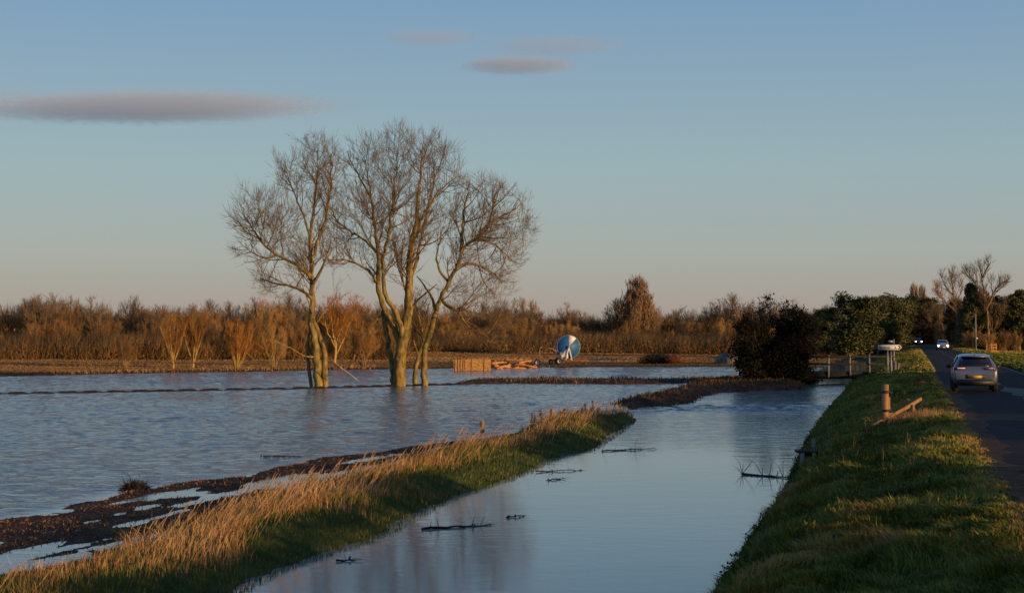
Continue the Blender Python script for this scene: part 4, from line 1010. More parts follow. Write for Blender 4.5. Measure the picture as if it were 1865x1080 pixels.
q = q[((q[:, 2] - .1) / 2.1) ** 2 + ((q[:, 0] - PY(1431, 600, Yb)[0]) / 1.35) ** 2 + (fbm(q[:, 0] * 1.6, q[:, 2] * 1.6, 6) * .7) < 1]
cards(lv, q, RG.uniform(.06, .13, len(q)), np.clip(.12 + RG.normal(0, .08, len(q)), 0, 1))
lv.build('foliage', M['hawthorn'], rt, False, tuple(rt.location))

# unseen hedgerow added right of the road, shaped to shade road and bank
HG = [(-30, 1.6), (0, 1.5), (5, 1.35), (11, 1.3), (18, 1.35), (19.5, 1.6), (22.8, 1.5), (23.8, .55), (31.3, .5), (32.5, 1.6), (38.5, 1.7), (39.8, .7), (43.5, .75), (44.8, 1.6), (60, 1.8), (61.3, .7), (65, .7), (66.5, 1.6), (84, 1.7), (98, 1.5)]
hy, hh = np.array(HG).T; hh = np.where(hh > 1.2, hh + .55, hh + .2)
n = 90000; y = RG.uniform(-30, 98, n); top = np.interp(y, hy, hh) * (1 + .10 * fbm(y * .8, y * 0, 4)); w_ = .75
x = road_x(y) + 10.4 + RG.uniform(-w_, w_, n); z = RG.uniform(0, 1, n) * top - .3
k = ~((y > 11.5) & (y < 18.5) & (z < 1.30 + .25 * fbm(y * .9, y * 0, 8)) & (RG.uniform(size=n) < .97)); x, y, z, n = x[k], y[k], z[k], int(k.sum())  # foot thinned out to let low sun through to the bank
hg = Buf(); cards(hg, np.stack([x, y, z], 1), RG.uniform(.07, .14, n), np.clip(.4 + RG.normal(0, .15, n), 0, 1))
n = 12000; y = RG.uniform(-30, 98, n); top = np.interp(y, hy, hh); x = road_x(y) + 10.4 + RG.uniform(-.5, .5, n)
spikes(hg, np.stack([x, y, RG.uniform(-.3, .7, n) * top], 1), RG.normal(0, .3, (n, 3)) + np.array([0, 0, 1]), .25 + .3 * top, .012, None, 3, np.full(n, .5), False)
o = hg.build('shade_hedge', M['hawthorn']); tag(o, 'unseen roadside hedgerow, its gaps shaped to throw shade and sun patches on the bank', 'shade_hedge')

# ---------------------------------------------------------------- things
M['blue_paint'] = mat_noise('blue_paint', [(.3, (.012, .085, .22)), (.7, (.022, .12, .30))], 2, .5, spec=.3)
M['white_paint'] = mat_noise('white_paint', [(.3, (.62, .60, .55)), (.7, (.80, .78, .72))], 2, .5, spec=.4)
M['grey_metal'] = mat_noise('grey_metal', [(.3, (.16, .16, .18)), (.7, (.32, .32, .34))], 4, .5, metal=.4)
M['rust'] = mat_noise('rust', [(.3, (.10, .035, .015)), (.7, (.26, .09, .035))], 4, .85)
M['rubber'] = mat_noise('rubber', [(.3, (.012, .012, .012)), (.7, (.03, .03, .03))], 6, .8)
M['straw'] = mat_noise('straw', [(.3, (.30, .15, .045)), (.5, (.46, .25, .085)), (.7, (.58, .34, .13))], 7, .95, .8, 24, stretch=(1, 1, 2.2), spec=.1)
M['cut_wood'] = mat_noise('cut_wood', [(.3, (.36, .14, .04)), (.7, (.66, .32, .12))], 3, .8, .3, 16, spec=.1)
M['old_wood'] = mat_noise('old_wood', [(.3, (.22, .12, .05)), (.7, (.44, .27, .12))], 4, .85, .4, 18, stretch=(1, 1, .3), spec=.15)
M['grey_wood'] = mat_noise('grey_wood', [(.3, (.13, .125, .11)), (.7, (.28, .26, .23))], 4, .85, .4, 18, stretch=(1, 1, .3), spec=.15)
M['dark_wood'] = mat_noise('dark_wood', [(.3, (.016, .013, .010)), (.7, (.05, .04, .028))], 3, .85, spec=.15)
M['black_iron'] = plain('black_iron', (.015, .014, .014), .6)
M['mound'] = mat_noise('mound', [(.3, (.11, .098, .075)), (.7, (.20, .175, .13))], 1.2, .95, .6, 9, spec=.1)
M['black'] = plain('black_print', (.012, .012, .012), .6)
M['sign_white'] = plain('sign_white', (.62, .60, .58), .45)

def gz_at(x, y): return height1(x, y)
# straw bales at the flood's edge
def bale(px0, px1, py0, py1, Y, label, streaks):
    a = PY(px0, py1, Y); b_ = PY(px1, py0, Y); w = b_[0] - a[0]; h = b_[2] - a[2]; c = ((a[0] + b_[0]) / 2, Y + .6, a[2])
    r = empty('straw_bale', c); me = bmesh.new(); bmesh.ops.create_cube(me, size=1)
    bmesh.ops.scale(me, vec=(w, 1.25, h), verts=me.verts); bmesh.ops.translate(me, vec=(0, 0, h / 2), verts=me.verts)
    bmesh.ops.subdivide_edges(me, edges=me.edges[:], cuts=9, use_grid_fill=True)
    for v in me.verts:
        k = (v.co.x * 1.7 + v.co.z * 2.3); e = .03 * math.sin(9 * k + v.co.y * 5) + random.uniform(-.02, .02)
        v.co.x += e; v.co.z += random.uniform(-.02, .02) + (-.10 * max(0, abs(v.co.x) / (w / 2) - .8)); v.co.y += random.uniform(-.02, .02)
    m = bpy.data.meshes.new('straw'); me.to_mesh(m); me.free(); m.materials.append(M['straw']); link('straw', m, r)
    for k in range(streaks):
        tb = Buf(); xx = -w / 2 + w * (k + .5) / streaks
        loop = [(xx, -.66, .02), (xx, -.66, h * .5), (xx, -.655, h + .03), (xx, 0, h + .04), (xx, .66, h + .03)]
        tube(tb, loop, .018, 5); tb.build('twine', M['dark_wood'], r)
    tag(r, label, 'straw bale', 'straw bales at the edge of the flood'); return r
bale(826, 846, 654.5, 675.5, 157, 'short end-on straw bale with dark upright bands, left end of the pair', 4)
bale(847, 893, 654.0, 674.8, 157, 'long bright straw bale with sloping right end beside the timber', 2)
# heap of broken timber beside the bales
rt_ = random.Random(5)
TIM = [((894, 663), (926, 658), .17), ((905, 671), (940, 662), .13), ((925, 659), (974, 669), .14), ((900, 667), (930, 669), .16), ((933, 671), (978, 669), .12),
       ((918, 656), (952, 655), .09), ((945, 661), (968, 657), .10), ((955, 672), (976, 665), .10), ((898, 672), (916, 671), .14), ((936, 655), (958, 664), .08)]
wheres = ['top left, leaning on the bale', 'crossing the lower middle', 'long one sloping down to the right', 'thick one low on the left', 'lowest one on the right',
          'thin one lying across the top', 'short one near the top right', 'short steep one at the right end', 'short one at the bottom left', 'thin one sticking up in the middle']
for (a, b_, r_), wh in zip(TIM, wheres):
    p0 = np.array(PY(a[0], a[1], 165 + rt_.uniform(-.8, .8))); p1 = np.array(PY(b_[0], b_[1], 165 + rt_.uniform(-1.2, 1.2))); tb = Buf()
    pts = [p0 + (p1 - p0) * t + np.array([rt_.uniform(-.04, .04), 0, rt_.uniform(-.05, .05)]) for t in np.linspace(0, 1, 6)]
    tube(tb, pts, [r_ * rt_.uniform(.8, 1.1) * (1 - .35 * t) for t in np.linspace(0, 1, 6)], 7)
    for q in range(2):
        p = pts[1 + q * 2]; tube(tb, [p, p + np.array([rt_.uniform(-.3, .3), rt_.uniform(-.2, .2), rt_.uniform(.15, .4)])], [r_ * .4, r_ * .2], 5)
    o = tb.build('log', M['cut_wood'], None, True, p0); o.location = p0
    tag(o, 'pale orange split log in the timber heap, ' + wh, 'log', 'logs heaped beside the straw bales')
# hose reel irrigator
def LZ(px, py, S=16.5, cx=1034, by=663.5): return ((px - cx) / S, (by - py) / S)
def disc(bf, c, r, y0, y1, a0=0, a1=360, n=48, r0=0):
    ang = [R(a0 + (a1 - a0) * i / n) for i in range(n + 1)]; base = []
    pts = [(c[0] + r * math.sin(t), c[1] + r * math.cos(t)) for t in ang]
    if a1 - a0 < 360: pts = [c] + pts
    else: pts = pts[:-1]
    m = len(pts); V = [(p[0], y0, p[1]) for p in pts] + [(p[0], y1, p[1]) for p in pts]
    cx_, cz_ = c; V += [(cx_ + (0 if a1 - a0 >= 360 else sum(p[0] - cx_ for p in pts) / m), y0, cz_ + (0 if a1 - a0 >= 360 else sum(p[1] - cz_ for p in pts) / m))]
    V += [(V[-1][0], y1, V[-1][2])]
    f3 = []; f4 = []
    for i in range(m):
        j = (i + 1) % m; f3 += [(2 * m, i, j), (2 * m + 1, m + j, m + i)]; f4.append((i, m + i, m + j, j))
    bf.add(V, f3, f4)
xr = PY(1034, 663, 179)[0]; zr = gz_at(xr, 179.)
zr = PY(1034, 663.5, 179)[2]
reel = empty('irrigation_reel', (xr, 179, zr), R(7)); tag(reel, 'blue and white hose reel irrigator on a wheeled chassis beyond the flood', 'irrigation reel')
dc = LZ(1034.5, 631.8); RD = 1.28
for yy_ in (-.38, .38):
    bf = Buf(); disc(bf, dc, RD, yy_ - .03, yy_ + .03); fl_ = bf.build('flange', M['blue_paint'], reel)
    for a0, a1 in ((2, 42), (182, 222)):
        bf = Buf(); s_ = -1 if yy_ < 0 else 1; disc(bf, dc, RD - .02, yy_ + s_ * .03, yy_ + s_ * .045, a0, a1, 10); bf.build('white_sector', M['white_paint'], fl_)
bf = Buf(); disc(bf, dc, RD - .2, -.34, .34); bf.build('hose_coil', M['rubber'], reel)
bf = Buf(); tube(bf, [(dc[0] + (RD + .01) * math.sin(t), -.38, dc[1] + (RD + .01) * math.cos(t)) for t in np.linspace(0, 2 * math.pi, 49)], .035, 6, False); bf.build('rim', M['grey_metal'], reel)
bf = Buf(); disc(bf, dc, .14, -.66, .66, n=20); bf.build('hub', M['grey_metal'], reel)
for sy in (-.58, .58):
    bf = Buf(); tube(bf, [(dc[0], sy, dc[1]), (LZ(1029, 655)[0], sy, .45)], .07, 6); tube(bf, [(dc[0], sy, dc[1]), (LZ(1040, 655)[0], sy, .45)], .07, 6); bf.build('strut_frame', M['white_paint'], reel)
bf = Buf(); [box(bf, (.25, sy, .45), (3.6, .12, .14)) for sy in (-.5, .5)]; [box(bf, (xx, 0, .455), (.12, .88, .10)) for xx in (-1.4, -.2, 1.0, 1.95)]; bf.build('chassis', M['rust'], reel)
bf = Buf(); box(bf, (LZ(1020, 0)[0], -.55, .95), (.5, .35, .8), 0, 0, 0, .55); bf.build('gearbox', M['grey_metal'], reel)
def wheel(parent, c, r, w, axis='y', rim='grey_metal'):
    bf = Buf(); prof = [(.62 * r, -w / 2), (.93 * r, -w / 2), (r, -w * .3), (r, w * .3), (.93 * r, w / 2), (.62 * r, w / 2)]
    n = 22; V = []
    for i in range(n):
        t = 2 * math.pi * i / n
        for rr, o_ in prof:
            V.append((c[0] + rr * math.sin(t), c[1] + o_, c[2] + rr * math.cos(t)) if axis == 'y' else (c[0] + o_, c[1] + rr * math.sin(t), c[2] + rr * math.cos(t)))
    m = len(prof); f = [(i * m + k, i * m + (k + 1) % m, ((i + 1) % n) * m + (k + 1) % m, ((i + 1) % n) * m + k) for i in range(n) for k in range(m)]
    bf.add(V, None, f); ty = bf.build('tyre', M['rubber'], parent, True)
    bf = Buf(); n = 18; V = []
    for o_, rr in ((-w * .42, .62 * r), (-w * .3, .2 * r), (w * .3, .2 * r), (w * .42, .62 * r)):
        for i in range(n):
            t = 2 * math.pi * i / n; V.append((c[0] + rr * math.sin(t), c[1] + o_, c[2] + rr * math.cos(t)) if axis == 'y' else (c[0] + o_, c[1] + rr * math.sin(t), c[2] + rr * math.cos(t)))
    f = [(q * n + k, q * n + (k + 1) % n, (q + 1) * n + (k + 1) % n, (q + 1) * n + k) for q in range(3) for k in range(n)]
    bf.add(V + [(c[0], c[1], c[2])], None, f); bf.build('rim', M[rim], ty, True)
wheel(reel, (LZ(1017, 0)[0], -.72, .36), .36, .22); wheel(reel, (LZ(1017, 0)[0], .72, .36), .36, .22); wheel(reel, (LZ(1003.5, 0)[0], .1, .30), .28, .18)
bf = Buf(); tube(bf, [(1.9, -.3, .45), (1.9, -.3, 0)], .05, 6); box(bf, (1.9, -.3, .02), (.3, .3, .05)); bf.build('jack_leg', M['rust'], reel)
bf = Buf(); a_, b2 = LZ(1014, 641), LZ(999, 633.5); tube(bf, [(a_[0], -.3, a_[1]), ((a_[0] + b2[0]) / 2, -.3, (a_[1] + b2[1]) / 2 + .06), (b2[0], -.3, b2[1]), (LZ(993, 638)[0], -.3, LZ(993, 638)[1])], .06, 6)
tube(bf, [(a_[0], -.3, a_[1]), (LZ(1012, 656)[0], -.3, .45)], .05, 6); bf.build('boom_arm', M['grey_metal'], reel)
bf = Buf(); box(bf, (LZ(1021.5, 0)[0], -.78, LZ(0, 648)[1]), (.16, .06, .22)); bf.build('control_box', M['white_paint'], reel)
# sprinkler cart in front of the reel
xc = PY(983, 663, 176)[0]; cart = empty('sprinkler_cart', (xc, 176, PY(983, 665, 176)[2])); tag(cart, 'small wheeled sprinkler cart with an upright pipe, left of the reel', 'sprinkler cart')
wheel(cart, (-.25, -.5, .32), .34, .18); wheel(cart, (-.25, .5, .32), .34, .18)
bf = Buf(); box(bf, (.15, 0, .42), (1.1, .08, .08)); box(bf, (-.25, 0, .36), (.08, 1.0, .08)); tube(bf, [(.35, 0, .42), (.55, 0, 1.2), (.55, 0, 1.25)], .035, 6); bf.build('axle_frame', M['rust'], cart)
bf = Buf(); tube(bf, [(0, 0, .42), (0, 0, 1.55), (-.02, 0, 1.8), (.25, 0, 2.0)], .045, 6); bf.build('riser_pipe', M['grey_metal'], cart)
bf = Buf(); tube(bf, [(.5, 0, .8), (.62, 0, 1.4), (.85, 0, 1.75)], .04, 6); bf.build('gun_barrel', M['rust'], cart)
# brushwood heap and earth mound
def brush(name, label, cat, c, rx, ry, rz_, n, mat, seed, r=.03, ll=1.0):
    rg = np.random.default_rng(seed); bf = Buf(); d = unit(rg.normal(size=(n, 3))); d[:, 2] = np.abs(d[:, 2]); rr = rg.uniform(.1, 1, n) ** .6
    b_ = d * rr[:, None] * np.array([rx, ry, rz_]) * .9; dr = unit(rg.normal(size=(n, 3)) * np.array([1, 1, .5]) + np.array([0, 0, .25]))
    spikes(bf, b_, dr, rg.uniform(.3, 1.0, n) * ll, r * rg.uniform(.5, 1.6, n), rg.normal(0, .15, (n, 3)), 4); 
    o = bf.build(name, M[mat]); o.location = c; tag(o, label, cat); return o
c = PY(1198, 661, 184); brush('brushwood_pile', 'dark tangled heap of brushwood and scrap on the strip behind the flood', 'brushwood pile', c, 2.5, 1.5, 1.15, 900, 'dark_wood', 1)
c = PY(1228, 659, 182); brush('brushwood_pile', 'small rusty lower heap at the right end of the brushwood', 'brushwood pile', c, 1.0, .8, .6, 220, 'rust', 2, .025)
c = PY(1341, 661.5, 186); bf = Buf(); n1_, n2_ = 40, 12; V = []
for j in range(n2_ + 1):
    for i in range(n1_):
        t = 2 * math.pi * i / n1_; ph = j / n2_ * math.pi / 2; k = 1 + .10 * math.sin(3 * t + 1) + .05 * math.sin(8 * t)
        V.append((c[0] + 2.5 * math.cos(ph) ** .8 * math.cos(t) * k if j < n2_ else c[0], c[1] + 2.2 * math.cos(ph) ** .8 * math.sin(t) * k if j < n2_ else c[1], c[2] - .15 + 1.55 * math.sin(ph) ** 1.0 + random.uniform(-.03, .03)))
bf.add(V, None, [(j * n1_ + i, j * n1_ + (i + 1) % n1_, (j + 1) * n1_ + (i + 1) % n1_, (j + 1) * n1_ + i) for j in range(n2_) for i in range(n1_)])
o = bf.build('spoil_mound', M['mound'], None, True); tag(o, 'grey rounded earth mound just left of the dark thorn bush', 'earth mound')

# footbridge
xa, xb_ = PY(1448, 0, 118)[0], PY(1622, 0, 118)[0]
br = empty('farm_bridge', ((xa + xb_) / 2, 118, -.76)); tag(br, 'low dark farm bridge with a plain post and rail parapet over the channel', 'bridge'); Lb = xb_ - xa
bf = Buf(); box(bf, (0, 0, .26), (Lb, 3.4, .44)); box(bf, (0, -1.72, .16), (Lb + .2, .12, .34)); bf.build('deck', M['dark_wood'], br)
bf = Buf(); box(bf, (-Lb / 2 - .1, 0, -.25), (.9, 3.6, 1.2)); bf.build('abutment', M['dark_wood'], br); bf = Buf(); box(bf, (Lb / 2, 0, -.25), (.9, 3.6, 1.2)); bf.build('abutment', M['dark_wood'], br)
for sy in (-1.82, 1.75):
    for px in (1462, 1506, 1545, 1580, 1613):
        bf = Buf(); x_ = PY(px, 0, 118 + sy)[0] - br.location.x; box(bf, (x_, sy, .84), (.11, .10, 1.6), 0, 0, random.uniform(-.02, .02)); bf.build('rail_post', M['grey_wood'], br)
    for z_ in (1.02, 1.56):
        bf = Buf(); box(bf, (0, sy - (.09 if sy < 0 else -.09), z_), (Lb - .3, .05, .085)); bf.build('rail', M['dark_wood'], br)
for k, (px, Y_, h_, wh) in enumerate(((1620, 115, 1.0, 'just right of the bridge rail'), (1627, 116, .8, 'furthest right of the group'), (1632, 117.5, .7, 'short and leaning under the sign'))):
    x_ = PY(px, 0, Y_)[0]; z_ = gz_at(x_, Y_); bf = Buf(); box(bf, (0, 0, h_ / 2 - .2), (.12, .12, h_ + .4), 0, 0, .05 * (k - 1)); o = bf.build('marker_post', M['grey_wood']); o.location = (x_, Y_, z_)
    tag(o, 'pale weathered post under the road sign, ' + wh, 'post', 'pale posts by the bridge end')

# road sign
def text_mesh(name, txt, size, mat, parent, loc, ex=.004):
    cu = bpy.data.curves.new(name, 'FONT'); cu.body = txt; cu.size = size; cu.extrude = ex; cu.offset = size * .018; cu.align_y = 'CENTER'
    t = bpy.data.objects.new(name, cu); COL.objects.link(t); bpy.context.view_layer.update()
    me = bpy.data.meshes.new_from_object(t.evaluated_get(bpy.context.evaluated_depsgraph_get())); bpy.data.objects.remove(t); bpy.data.curves.remove(cu)
    me.materials.clear(); me.materials.append(mat)
    o = link(name, me, parent); o.rotation_euler = (R(90), 0, 0); o.location = loc; return o
YS = 108; xs = PY(1617, 0, YS)[0]; zs = gz_at(xs, YS); zc = PY(0, 632.6, YS)[2] - zs; S_ = YS / FPX
sg = empty('direction_sign', (xs, YS, zs), R(-6)); tag(sg, 'white direction sign with black border and arrowed right end on two posts', 'road sign')
w2, h2 = 22.2 * S_, 5.7 * S_
def arrow_plate(w2, h2, pt): return [(-w2, -h2), (w2 - pt, -h2), (w2, 0), (w2 - pt, h2), (-w2, h2)]
def plate(bf, pts, y0, y1, zc):
    m = len(pts); V = [(p[0], y0, p[1] + zc) for p in pts] + [(p[0], y1, p[1] + zc) for p in pts] + [(0, y0, zc), (0, y1, zc)]
    bf.add(V, [(2 * m, i, (i + 1) % m) for i in range(m)] + [(2 * m + 1, m + (i + 1) % m, m + i) for i in range(m)], [(i, m + i, m + (i + 1) % m, (i + 1) % m) for i in range(m)])
bf = Buf(); plate(bf, arrow_plate(w2 + .02, h2 + .02, .18), -.02, .02, zc); pl_ = bf.build('sign_panel', M['black'], sg)
bf = Buf(); plate(bf, arrow_plate(w2 - .03, h2 - .03, .16), -.028, -.021, zc); bf.build('sign_face', M['sign_white'], pl_)
bf = Buf(); cx_ = w2 - .20
for s_ in (1, -1):
    V = [(cx_ - .10, -.035, zc + s_ * h2 * .62), (cx_, -.035, zc + s_ * h2 * .62), (cx_ + .12, -.035, zc), (cx_ + .02, -.035, zc)]; V += [(a, -.030, c_) for a, _, c_ in V]
    bf.add(V, None, [(0, 1, 2, 3), (7, 6, 5, 4), (0, 4, 5, 1), (1, 5, 6, 2), (2, 6, 7, 3), (3, 7, 4, 0)])
bf.build('chevron', M['black'], pl_)
text_mesh('lettering', 'Baston', .27, M['black'], pl_, (-w2 + .09, -.033, zc - .01))
text_mesh('lettering', '\u00be', .22, M['black'], pl_, (w2 - .52, -.033, zc - .03))
for px in (1613.5, 1619.5):
    bf = Buf(); x_ = PY(px, 0, YS)[0] - xs; tube(bf, [(x_, .07, -.3), (x_, .07, zc + .1)], .045, 8); bf.build('post', M['grey_metal'], sg)
Y2 = 119; x2 = PY(1624.6, 0, Y2)[0]; z2 = gz_at(x2, Y2); s2 = empty('small_sign', (x2, Y2, z2)); tag(s2, 'small grey plate on a thin post seen from behind, above the direction sign', 'road sign')
bf = Buf(); tube(bf, [(0, 0, -.3), (0, 0, PY(0, 617, Y2)[2] - z2)], .045, 8); bf.build('post', M['grey_metal'], s2)
bf = Buf(); box(bf, (-.27, -.06, PY(0, 622, Y2)[2] - z2), (.40, .03, .16)); bf.build('sign_panel', M['grey_metal'], s2)

# broken gate post and rails on the bank
Yg = 48.0; xg = PY(1608, 0, Yg)[0]; zg = gz_at(xg, Yg); u1 = Yg / FPX
gp = empty('gate_post', (xg, Yg, zg)); tag(gp, 'squared timber gate post with two black hinge bands on the grassy bank', 'gate post'); ht = PY(0, 700, Yg)[2] - zg
bf = Buf(); box(bf, (0, 0, ht / 2 - .2), (.165, .16, ht + .4), .15, 0, .01, .95); box(bf, (.115, .02, ht / 2 - .25), (.045, .10, ht * .8), .15); bf.build('post', M['old_wood'], gp)
for py in (713.5, 747.5):
    z_ = PY(0, py, Yg)[2] - zg; bf = Buf(); box(bf, (.02, 0, z_), (.215, .20, .075), .15); box(bf, (.16, -.05, z_ - .03), (.07, .06, .06), .15); bf.build('hinge_band', M['black_iron'], gp)
def beam(name, label, cat, p0, p1, r, mat='old_wood', group=None, wide=1.0):
    p0, p1 = np.array(p0), np.array(p1); bf = Buf(); d = p1 - p0; L = np.linalg.norm(d)
    q = Vector(d).to_track_quat('X', 'Z').to_matrix(); V = []
    for k in range(7):
        t = k / 6; j = random.uniform(-.008, .008)
        for a, b_ in ((-r, -r * wide), (r, -r * wide), (r, r * wide), (-r, r * wide)): V.append(np.array(q @ Vector((t * L, a + j, b_ + j))))
    f = [(k * 4 + i, k * 4 + (i + 1) % 4, (k + 1) * 4 + (i + 1) % 4, (k + 1) * 4 + i) for k in range(6) for i in range(4)] + [(3, 2, 1, 0), (24, 25, 26, 27)]
    bf.add(V, None, f); o = bf.build(name, M[mat]); o.location = p0; tag(o, label, cat, group); return o
beam('fence_rail', 'slanting broken rail rising right from the gate post', 'fence rail', PY(1607, 768, Yg - .15), PY(1678, 726, Yg + .5), .030, wide=1.6)
beam('fence_rail', 'slanting broken rail lying down the bank left of the gate post', 'fence rail', PY(1573, 788, Yg - .9), PY(1606, 766, Yg - .2), .032, wide=1.6)
beam('fence_stump', 'short upright stump propping the slanting rail', 'fence stump', PY(1662, 774, Yg + .3), PY(1662, 737, Yg + .3), .042)
beam('fence_stump', 'thick split stump leaning on the foot of the gate post', 'fence stump', PY(1616, 780, Yg - .1), PY(1623, 752, Yg + .1), .07)
N = 3400; x = xg + RG.normal(.70, .42, N); y = Yg + RG.normal(.2, .3, N); z = height(x, y)
bf = Buf(); blades(bf, np.stack([x, y, z], 1), RG.uniform(.12, .48, N), np.full(N, .009), np.stack([RG.normal(.1, .5, N), RG.normal(0, .3, N), 0 * x], 1), np.clip(RG.normal(.72, .12, N), 0, 1))
o = bf.build('dead_grass_tuft', M['dry_grass']); tag(o, 'tuft of dead orange grass around the broken gate rail', 'grass', kind='stuff')
# small sluice at the water's edge
xs_, Yq = PY(1466, 0, 41)[0], 41; sl = empty('sluice', (xs_, Yq, WZ - .3)); tag(sl, 'dark timber sluice box set in the bank at the channel edge', 'sluice')
bf = Buf(); box(bf, (.25, 0, .85), (1.0, .7, .06)); box(bf, (.25, 0, .40), (.8, .55, .83)); bf.build('box', M['dark_wood'], sl)
for sx_ in (-.17, .12): bf = Buf(); box(bf, (sx_, -.33, .45), (.09, .08, .78)); bf.build('stake', M['grey_wood'], sl)
xp = PY(1478, 0, 43)[0]; bf = Buf(); box(bf, (0, 0, .3), (.075, .075, 1.1), 0, 0, .03, .85); o = bf.build('marker_post', M['grey_wood']); o.location = (xp, 43, PY(0, 799, 43)[2] - .85); tag(o, 'thin pale stake standing beside the sluice at the water', 'post')
xp = PY(878.5, 0, 59)[0]; bf = Buf(); box(bf, (0, 0, .4), (.13, .13, 1.0), .4, 0, .02, .92); box(bf, (0, 0, .93), (.08, .08, .06), .4); o = bf.build('fence_post', M['old_wood']); o.location = (xp, 59, PY(0, 767, 59)[2] - .94); tag(o, 'lone wooden stump of a post behind the embankment grass', 'post')
# field gate far right and pole
xf, Yf = PY(1801, 0, 205)[0], 205; fg = empty('field_gate', (xf, Yf, gz_at(xf, 205.))); tag(fg, 'orange lit wooden gateway at the edge of the right hand field', 'gate')
for k in (-.6, 0, .6): bf = Buf(); box(bf, (k, 0, .6), (.14, .14, 1.3)); bf.build('gate_post', M['cut_wood'], fg)
for z_ in (.35, .75, 1.1): bf = Buf(); box(bf, (0, -.09, z_), (1.3, .04, .10)); bf.build('rail', M['cut_wood'], fg)
xf, Yf = PY(1773, 0, 220)[0], 220; zf_ = gz_at(xf, 220.); po = empty('utility_pole', (xf, Yf, zf_)); tag(po, 'slim grey pole standing right of the road before the trees', 'pole')
bf = Buf(); tube(bf, [(0, 0, -.3), (0, 0, PY(0, 572, Yf)[2] - zf_)], [.11, .08], 8); bf.build('shaft', M['grey_wood'], po); bf = Buf(); box(bf, (.12, -.1, PY(0, 616, Yf)[2] - zf_), (.25, .05, .2)); bf.build('plate', M['white_paint'], po)

# dock plants on the far end of the embankment
for k, (px, top) in enumerate(((966, 752), (972, 756), (985, 746), (988, 752), (1003, 745), (1017, 749), (1024, 744), (1029, 750), (1048, 748), (1060, 741), (1068, 735), (1073, 740), (1081, 729), (1084, 742))):
    Yd = 60 + (px - 966) * .035; x_ = PY(px, 0, Yd)[0]; z_ = gz_at(x_, Yd); H_ = PY(0, top, Yd)[2] - z_; rd = empty('dock_plant', (x_, Yd, z_))
    lean_ = random.uniform(-.12, .12); bf = Buf(); tube(bf, [(0, 0, -.05), (lean_ * .5, 0, H_ * .5), (lean_, 0, H_)], [.012, .010, .006], 4); bf.build('stem', M['dark_wood'], rd)
    bf = Buf(); n = 150; t = RG.uniform(.45, 1, n); cards(bf, np.stack([lean_ * t + RG.normal(0, .028, n), RG.normal(0, .028, n), t * H_], 1), RG.uniform(.015, .035, n), RG.uniform(.3, .8, n)); bf.build('seed_head', M['wet_weed'], rd)
    tag(rd, 'dark dead dock stem rising from the far end of the embankment', 'dock plant', 'dead dock stems on the embankment')
# branches lying in the water
def branch(label, px0, py0, px1, py1, seed, up=4, r=.025, mat='dark_wood', z=WZ, tall=.3):
    rg = np.random.default_rng(seed); p0, p1 = np.array(P(px0, py0, z)), np.array(P(px1, py1, z)); bf = Buf(); L = np.linalg.norm(p1 - p0)
    t = np.linspace(0, 1, 9); pts = p0 + (p1 - p0) * t[:, None] + np.stack([0 * t, rg.normal(0, .06, 9) * L * .3, .012 + .02 * rg.uniform(-.5, 1, 9)], 1)
    tube(bf, pts, r * (1 - .75 * t), 5); n = int(10 * L)
    k = rg.uniform(0, 8, n); i = k.astype(int); f = (k - i)[:, None]; b_ = pts[i] * (1 - f) + pts[np.minimum(i + 1, 8)] * f
    spikes(bf, b_, unit(rg.normal(0, 1, (n, 3)) * np.array([1, 1, .12]) + (p1 - p0) / L * .8), rg.uniform(.1, .35, n), r * .4, None, 3, None)
    n = int(up * L); k = rg.integers(0, 8, n); spikes(bf, pts[k], unit(rg.normal(0, .5, (n, 3)) + np.array([.1, 0, 1])), rg.uniform(.3, 1, n) * tall, r * .3, rg.normal(0, .3, (n, 3)), 3)
    n = int(14 * L); k = rg.integers(0, 9, n); cards(bf, pts[k] + rg.normal(0, .07, (n, 3)) * np.array([1, 1, .2]), rg.uniform(.02, .05, n), rg.uniform(0, 1, n))
    o = bf.build('branch', M[mat], None, False, p0); o.location = p0; tag(o, label, 'branch', 'dead branches lying in the water'); return o
branch('long dead branch with upright twigs floating in the channel left of centre', 768, 964, 890, 957, 1, 5, .028)
branch('small forked twig floating near the bottom of the channel', 612, 1022, 660, 1021, 2, 3, .016, tall=.15)
branch('short straight twig floating right of the long branch', 922, 943, 953, 940, 3, 2, .015, tall=.3)
branch('long straight branch floating off the tip of the embankment', 1096, 822, 1192, 818, 4, 3, .022, tall=.6)
branch('pale twiggy branch lying against the embankment above the dark shadow', 976, 860, 1060, 857, 5, 4, .016)
branch('little bent twig floating below the pale twiggy branch', 998, 875, 1030, 872, 6, 4, .016)
branch('dark leafy branch caught against the right bank below the sluice', 1352, 864, 1452, 872, 7, 9, .035, tall=.7)
branch('tiny dark twig floating just below the bridge', 1496, 701, 1538, 699, 8, 3, .03, tall=.2)
branch('low dark floating branch at the edge of the flood before the bare trees', 925, 698.5, 960, 698, 9, 3, .06, tall=.3)
branch('brown branch drifting at the mud edge in the middle of the flood', 480, 833, 540, 831, 10, 2, .03, tall=.1)
q0, q1 = PY(604, 650, 106.5), PY(650, 692, 106.5)
bf = Buf(); tube(bf, [PY(600, 649, 106.5), PY(612, 662, 106.3), PY(624, 672, 106.3), PY(640, 683, 106.4), PY(652, 693, 106.5)], [.012, .022, .03, .028, .02], 6); o = bf.build('fallen_limb', M['white_paint']); M['pale_wood'] = mat_noise('pale_wood', [(.3, (.30, .24, .17)), (.7, (.5, .42, .32))], 4, .8); o.data.materials.clear(); o.data.materials.append(M['pale_wood'])
tag(o, 'pale stripped broken limb hanging into the flood right of the twin trunk', 'broken limb')
